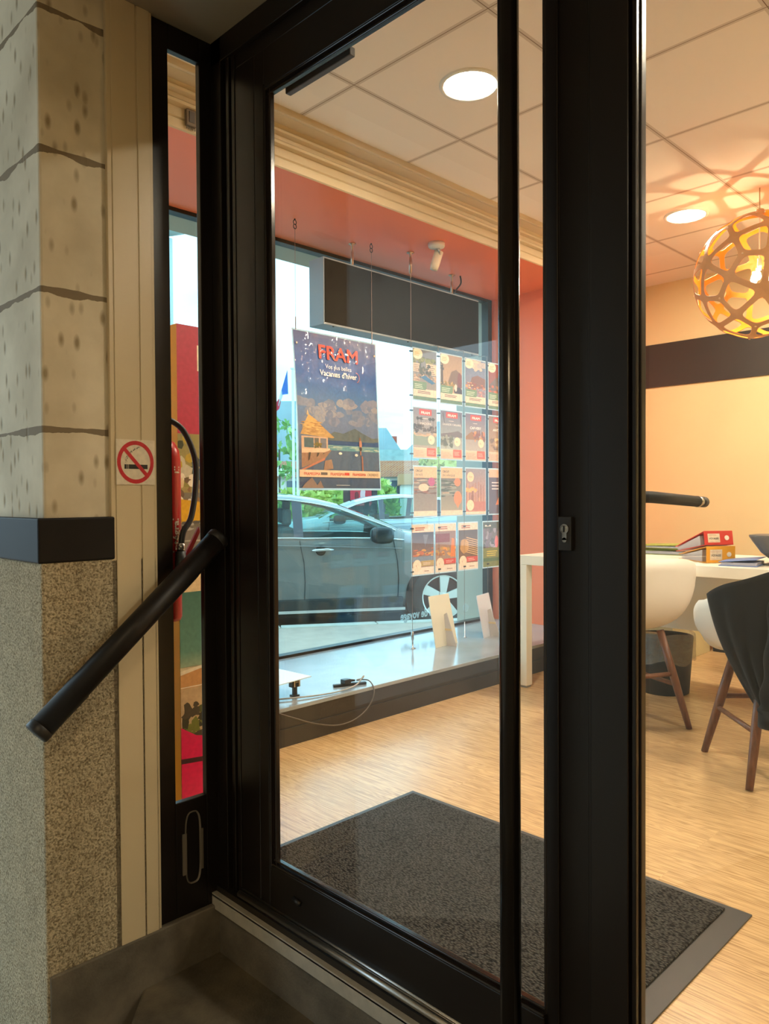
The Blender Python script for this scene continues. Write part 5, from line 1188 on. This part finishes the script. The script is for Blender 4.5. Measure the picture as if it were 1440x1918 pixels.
    ds = MB(); ds.lathe([(.055, 0), (.045, .004), (0, .006)], (0, 0, 0), 24, M_ @ Matrix.Translation((-1.34, .002, .88)) @ Matrix.Rotation(PI / 2, 4, 'X')); ds.build('handle_recess', BLACK, r, smooth=True)
    # mirror
    mi = MB(); secs = []
    for f_, hx, hz in ((0, .07, .055), (.25, .11, .085), (.8, .12, .09), (1, .08, .06)):
        secs.append([P(-.72 + (0.02 * f_) + hx * math.copysign(abs(math.cos(2 * PI * k / 16)) ** .6, math.cos(2 * PI * k / 16)), -.05 - .19 * f_, 1.04 + hz * math.copysign(abs(math.sin(2 * PI * k / 16)) ** .6, math.sin(2 * PI * k / 16))) for k in range(16)])
    vs = [v for q in secs for v in q]; mi.add(vs, [(i * 16 + j, i * 16 + (j + 1) % 16, (i + 1) * 16 + (j + 1) % 16, (i + 1) * 16 + j) for i in range(3) for j in range(16)] + [tuple(range(15, -1, -1)), tuple(range(48, 64))])
    mi.tube([P(-.64, .03, .99), P(-.68, -.06, 1.0)], .025, 8)
    mi.build('mirror', mat('mirror_black', (34, 33, 34), rough=.3), r, smooth=True)
    # seats
    se = MB()
    for t in (.45, 1.30):
        se.box((-1.75, t - .24, .45), (-1.60, t + .24, 1.12), M_); se.box((-1.70, t - .13, 1.14), (-1.62, t + .13, 1.32), M_); se.box((-1.7, t - .24, .45), (-1.15, t + .24, .60), M_)
    se.build('seat', mat('seat_grey', (120, 118, 118), rough=.9), r, bevel=.03)
    ho = MB().box((.6, .15, .25), (-3.3, WD - .15, .62), M_); ho.build('floor_pan', BLACK, r)
    return r
CG = glass('car_glass', (.62, .78, .74))
car((-3.67, 5.21), U3, 'dark grey car parked at the kerb right outside the display window', mat('grey_paint', (124, 122, 120), rough=.35, metal=.25, coat=1), CG)
U4 = -U3
car(Vector((-3.67, 5.21, 0)) + U3 * (-.9) + N3 * 6.2, U4, 'pale silver car in the street beyond the dark grey car', mat('silver_paint', (170, 182, 190), rough=.28, metal=.4, coat=1), CG, flip=-1)

# ---------------- far side of the street (camera-facing frame)
Fv = Vector((-1, 1, 0)).normalized(); Rv = Vector((1, 1, 0)).normalized(); C0 = Vector((1.81, -1.16, 0))
def fr(d, r_, z): return C0 + Fv * d + Rv * r_ + Vector((0, 0, z))
def MF(d, r_, z): p = fr(d, r_, z); return Matrix(((Rv.x, Fv.x, 0, p.x), (Rv.y, Fv.y, 0, p.y), (0, 0, 1, p.z), (0, 0, 0, 1)))
def px(x, y, d): return ((x - 720) / FPX * d, 1.08 + (931 - y) / FPX * d)
SLATE = mat('slate', (128, 146, 150), rough=.6, var=.15, vscale=.8)
BRICK = D.materials.new('orange_brick'); BRICK.use_nodes = True; b = BRICK.node_tree.nodes['Principled BSDF']; br = BRICK.node_tree.nodes.new('ShaderNodeTexBrick'); br.inputs['Scale'].default_value = 4; br.inputs['Color1'].default_value = (*sc3((206, 128, 88)), 1); br.inputs['Color2'].default_value = (*sc3((188, 106, 74)), 1); br.inputs['Mortar'].default_value = (*sc3((214, 180, 150)), 1)
tcc = BRICK.node_tree.nodes.new('ShaderNodeTexCoord'); mpp = BRICK.node_tree.nodes.new('ShaderNodeMapping'); mpp.inputs['Rotation'].default_value = (PI / 2, 0, PI / 4); BRICK.node_tree.links.new(tcc.outputs['Object'], mpp.inputs[0]); BRICK.node_tree.links.new(mpp.outputs[0], br.inputs['Vector']); BRICK.node_tree.links.new(br.outputs[0], b.inputs['Base Color'])
bd_ = thing('brick_building', 'brick shop building with steep slate roofs across the street', 'building', fr(32, -1, -.36))
M32 = MF(32, 0, 0); k32 = 32 / FPX
w = MB(); w.box((-9, 0, -.4), (12, 8, 2.0), M32); w.build('wall', mat('pale_wall', (226, 220, 205), rough=.9), bd_)
MB().box((-9.1, -.25, 1.95), (12.1, 8, 2.62), M32).build('fascia', BRICK, bd_)
rf = MB()
def hip(x0, x1, z0, z1, tx0, tx1, y0=-.1, y1=7, ty=3.5):
    rf.add([(x0, y0, z0), (x1, y0, z0), (x1, y1, z0), (x0, y1, z0), (tx0, ty, z1), (tx1, ty, z1)], [(0, 1, 5, 4), (1, 2, 5), (2, 3, 4, 5), (3, 0, 4), (3, 2, 1, 0)], M32)
hip(-9, -3.3, 2.62, 5.6, -7.5, -3.9); hip(-1.2, .75, 3.05, 4.15, -.5, .1, .4, 3, 1.6); hip(.9, 5, 3.05, 4.5, 2.4, 3.2, .4, 5, 2.4)
rf.build('roof', SLATE, bd_)
ch_ = MB(); x0, z0 = px(733, 840, 32); x1, z1 = px(745, 812, 32); ch_.box((x0, 1.2, 2.9), (x1, 2.0, z1), M32); ch_.build('chimney', mat('red_brick', (196, 96, 76), rough=.9), bd_)
gb_ = MB(); x0, z1 = px(708, 842, 32); x1, z0 = px(775, 862, 32); gb_.box((x0 - 3, -.2, z0), (x1 + 3, -.1, z1), M32); gb_.build('balcony_screen', mat('screen_glass', (150, 176, 176), rough=.3, var=.25, vscale=3), bd_)
wi = MB()
for q in range(9): wi.box((-8.5 + q * 2.2, -.05, -.2), (-7.0 + q * 2.2, .0, 1.8), M32)
wi.build('shop_window', mat('shop_dark', (92, 104, 116), rough=.2, var=.5, vscale=1.2), bd_)
tx = MB(); xe, ze = px(556, 888, 32)
mt = M32 @ Matrix(((1, 0, 0, xe - 1.78), (0, 0, 1, -.30), (0, 1, 0, 2.02), (0, 0, 0, 1))); tx.text('Office', .78, mt, bold=.02, extrude=.01, sx=.92); tx.build('shop_lettering', mat('white_letters', (250, 252, 250), rough=.5), bd_)
def leafy(name, label, cat, d, r_, z0, w_, h_, dp, n, cols, seed, core=True, group=None):
    random.seed(seed); r = thing(name, label, cat, fr(d, r_, z0), group)
    m_ = MB(); Mx = MF(d, r_, z0)
    for i in range(n):
        t, u_ = random.uniform(0, 2 * PI), random.uniform(-1, 1); q = random.uniform(.75, 1.0)
        s_ = math.sqrt(1 - u_ * u_); c = Vector((w_ / 2 * s_ * math.cos(t) * q * 1.15, dp / 2 * s_ * math.sin(t) * q, h_ / 2 + h_ / 2 * u_ * q))
        c.x = max(-w_ / 2, min(w_ / 2, c.x * 1.2))
        l = random.uniform(.10, .2); a_, b_ = random.uniform(0, 6.28), random.uniform(-1, 1)
        d1_ = Vector((math.cos(a_), b_, math.sin(a_))).normalized() * l; d2_ = d1_.cross(Vector((random.random(), random.random(), random.random()))).normalized() * l * .5
        m_.m = i % len(cols)
        m_.add([c - d1_, c + d2_, c + d1_, c - d2_], [(0, 1, 2, 3)], Mx)
    k = MB(); k.m = 0
    sec = 14
    for i in range(8):
        pass
    m_.m = 0
    vs = []; 
    for i in range(7):
        u_ = -1 + 2 * i / 6; s_ = math.sqrt(max(0, 1 - u_ * u_)) ** .6
        for j in range(sec): vs.append((w_ / 2 * .88 * s_ * math.cos(2 * PI * j / sec), dp / 2 * .85 * s_ * math.sin(2 * PI * j / sec), h_ / 2 + h_ / 2 * .88 * u_))
    if core: m_.add(vs, [(i * sec + j, i * sec + (j + 1) % sec, (i + 1) * sec + (j + 1) % sec, (i + 1) * sec + j) for i in range(6) for j in range(sec)], Mx)
    m_.build('foliage', [mat('leaf_%d_%d_%d' % c, c, rough=.7) for c in cols], r)
    st_ = MB().tube([fr(d, r_, -.36), fr(d, r_, z0 + h_ * .5)], .03, 8); st_.build('trunk', mat('bark', (96, 84, 70), rough=.9), r)
GR = [(176, 200, 104), (200, 218, 120), (146, 178, 92)]
x0, z0 = px(585, 905, 18); leafy('hedge', 'bright green hedge across the street behind the car, longest one', 'hedge', 21, x0 * 21 / 18, -.36, 2.6, 1.72, 1.2, 2600, GR, 1)
x0, z0 = px(622, 920, 18); leafy('shrub', 'green shrub under the poster left of the red advert panel', 'shrub', 19, px(636, 0, 19)[0], -.36, .80, 1.68, .8, 900, GR, 2)
leafy('shrub', 'rounded green shrub right of the red advert panel', 'shrub', 19, px(718, 0, 19)[0], -.36, .62, 1.85, .7, 900, GR, 3)
leafy('tree', 'thin green sapling beside the flagpole', 'tree', 24, px(524, 0, 24)[0], 1.5, .9, 2.2, .9, 150, [(130, 176, 96), (160, 196, 110)], 4, core=False)
leafy('tree', 'pale autumn tree across the street behind the leaflets', 'tree', 26, px(860, 0, 26)[0], .3, 2.6, 2.6, 2, 1500, [(200, 190, 110), (220, 205, 120), (170, 170, 100)], 6)
# advert panel
av = thing('advert_panel', 'red street advertising panel behind the parked car', 'advert', fr(17.3, px(676, 0, 17.3)[0], -.36))
x0, z1 = px(656, 905, 17.3); x1, z0 = px(696, 946, 17.3); M15 = MF(17.3, 0, 0)
MB().box((x0 - .16, 0, -.36), (x0 - .01, .12, 1.45), M15).box((x1 + .01, 0, -.36), (x1 + .13, .12, 1.45), M15).box((x0 - .01, .02, .70), (x1 + .01, .12, 1.45), M15).build('frame', mat('panel_brown', (70, 50, 52), rough=.5), av)
a = Art(fr(17.3, x0, z0) - Fv * .005, Rv * (x1 - x0), (0, 0, z1 - z0), -Fv); a.rect(0, 0, 1, 1, (212, 52, 66)); a.disc(.3, .45, .1, .2, (120, 30, 44), j=.1); a.disc(.6, .5, .12, .3, (235, 190, 190), j=.2); a.disc(.5, .25, .3, .1, (240, 225, 225), j=.25); a.rect(.05, .03, .95, .1, (236, 120, 120)); a.rect(.1, .8, .9, .86, (225, 100, 104))
a.mb().build('printed_face', print_mat('advert_print', transl=0), av)
# flagpole and flag
xf, zt = px(547, 690, 20)
fp = thing('flagpole', 'white flagpole with a drooping French flag', 'flagpole', fr(20, xf + .05, -.36))
MB().tube([fr(20, xf + .05, -.36), fr(20, xf + .05, zt)], .035, 10).tube([fr(20, xf + .05, zt), fr(20, xf + .05, zt + .03)], .07, 10).build('pole', mat('pole_white', (236, 244, 246), rough=.4), fp)
def flagpart(pxs, col, nm):
    m_ = MB(); n = len(pxs); vs = []
    for dd in (0, .03):
        for j, (x, y) in enumerate(pxs): r_, z = px(x, y, 20); vs.append(fr(20 + dd + .05 * math.sin(j * 2.2), r_, z))
    m_.add(vs, [tuple(range(n - 1, -1, -1)), tuple(range(n, 2 * n))] + [(i, (i + 1) % n, n + (i + 1) % n, n + i) for i in range(n)])
    return m_.build(nm, mat(nm, col, rough=.8, transl=.4), fp)
flagpart([(540, 692), (541, 736), (531, 738), (529, 728)], (70, 130, 205), 'flag_blue')
flagpart([(529, 728), (531, 738), (528, 746), (523, 760), (521, 752)], (236, 238, 240), 'flag_white')
flagpart([(523, 746), (528, 745), (525, 764), (519, 768), (516, 757)], (226, 70, 90), 'flag_red')
MB().tube([fr(20, px(550, 0, 20)[0] + .12, -.36), fr(20, px(550, 0, 20)[0] + .12, px(0, 742, 20)[1])], .04, 8).build('side_post', MATS['pole_white'], fp)
# street lamp seen through the narrow window
sl_ = thing('street_lamp', 'pale disc shaped street lamp seen through the narrow window', 'street lamp', (-7.29, 3.97, -.36))
MB().tube([(-7.29, 3.97, -.36), (-7.29, 3.97, 4.5)], .04, 12).build('pole', mat('lamp_pole', (190, 200, 200), rough=.5), sl_)
MB().lathe([(.03, -.12), (.28, -.02), (.285, .02), (.10, .09), (.03, .14), (0, .14)], (-7.29, 3.97, 4.66), 36).build('lamp_head', mat('lamp_shade', (176, 196, 190), rough=.5), sl_, smooth=True)
# chimney/roof house further right seen between leaflets
hb_ = thing('white_shutter_building', 'white garage front between the brick building and the leaflets', 'building', fr(28, 1.2, -.36))
M28 = MF(28, 0, 0); x0, _ = px(752, 0, 28); MB().box((x0, 0, -.36), (x0 + 5, 3, 1.55), M28).build('wall', mat('white_shutter', (232, 234, 222), rough=.8), hb_)
MB().box((x0 - .1, -.1, 1.55), (x0 + 5, 3, 1.95), M28).build('fascia', mat('tan_fascia', (214, 160, 116), rough=.8), hb_)

# ---------------- unseen slab and dark column, added to block sky from the door reflection
struct(MB().box((-4.2, -4.5, 2.52), (-.02, -.485, 2.7)).build('ceiling_canopy', mat('canopy_soffit', (228, 226, 220), rough=.7)), 'canopy over the pavement left of the entrance')
pc_ = thing('poster_column', 'dark green round poster column on the pavement outside the frame', 'column', (-6.1, -6.35, -.36))
MB().lathe([(.62, 0), (.62, .3), (.55, .34), (.55, 3.0), (.68, 3.05), (.68, 3.2), (.3, 3.6), (0, 3.7)], (-6.1, -6.35, -.36), 32).build('drum', mat('column_green', (30, 40, 34), rough=.6), pc_, smooth=True)
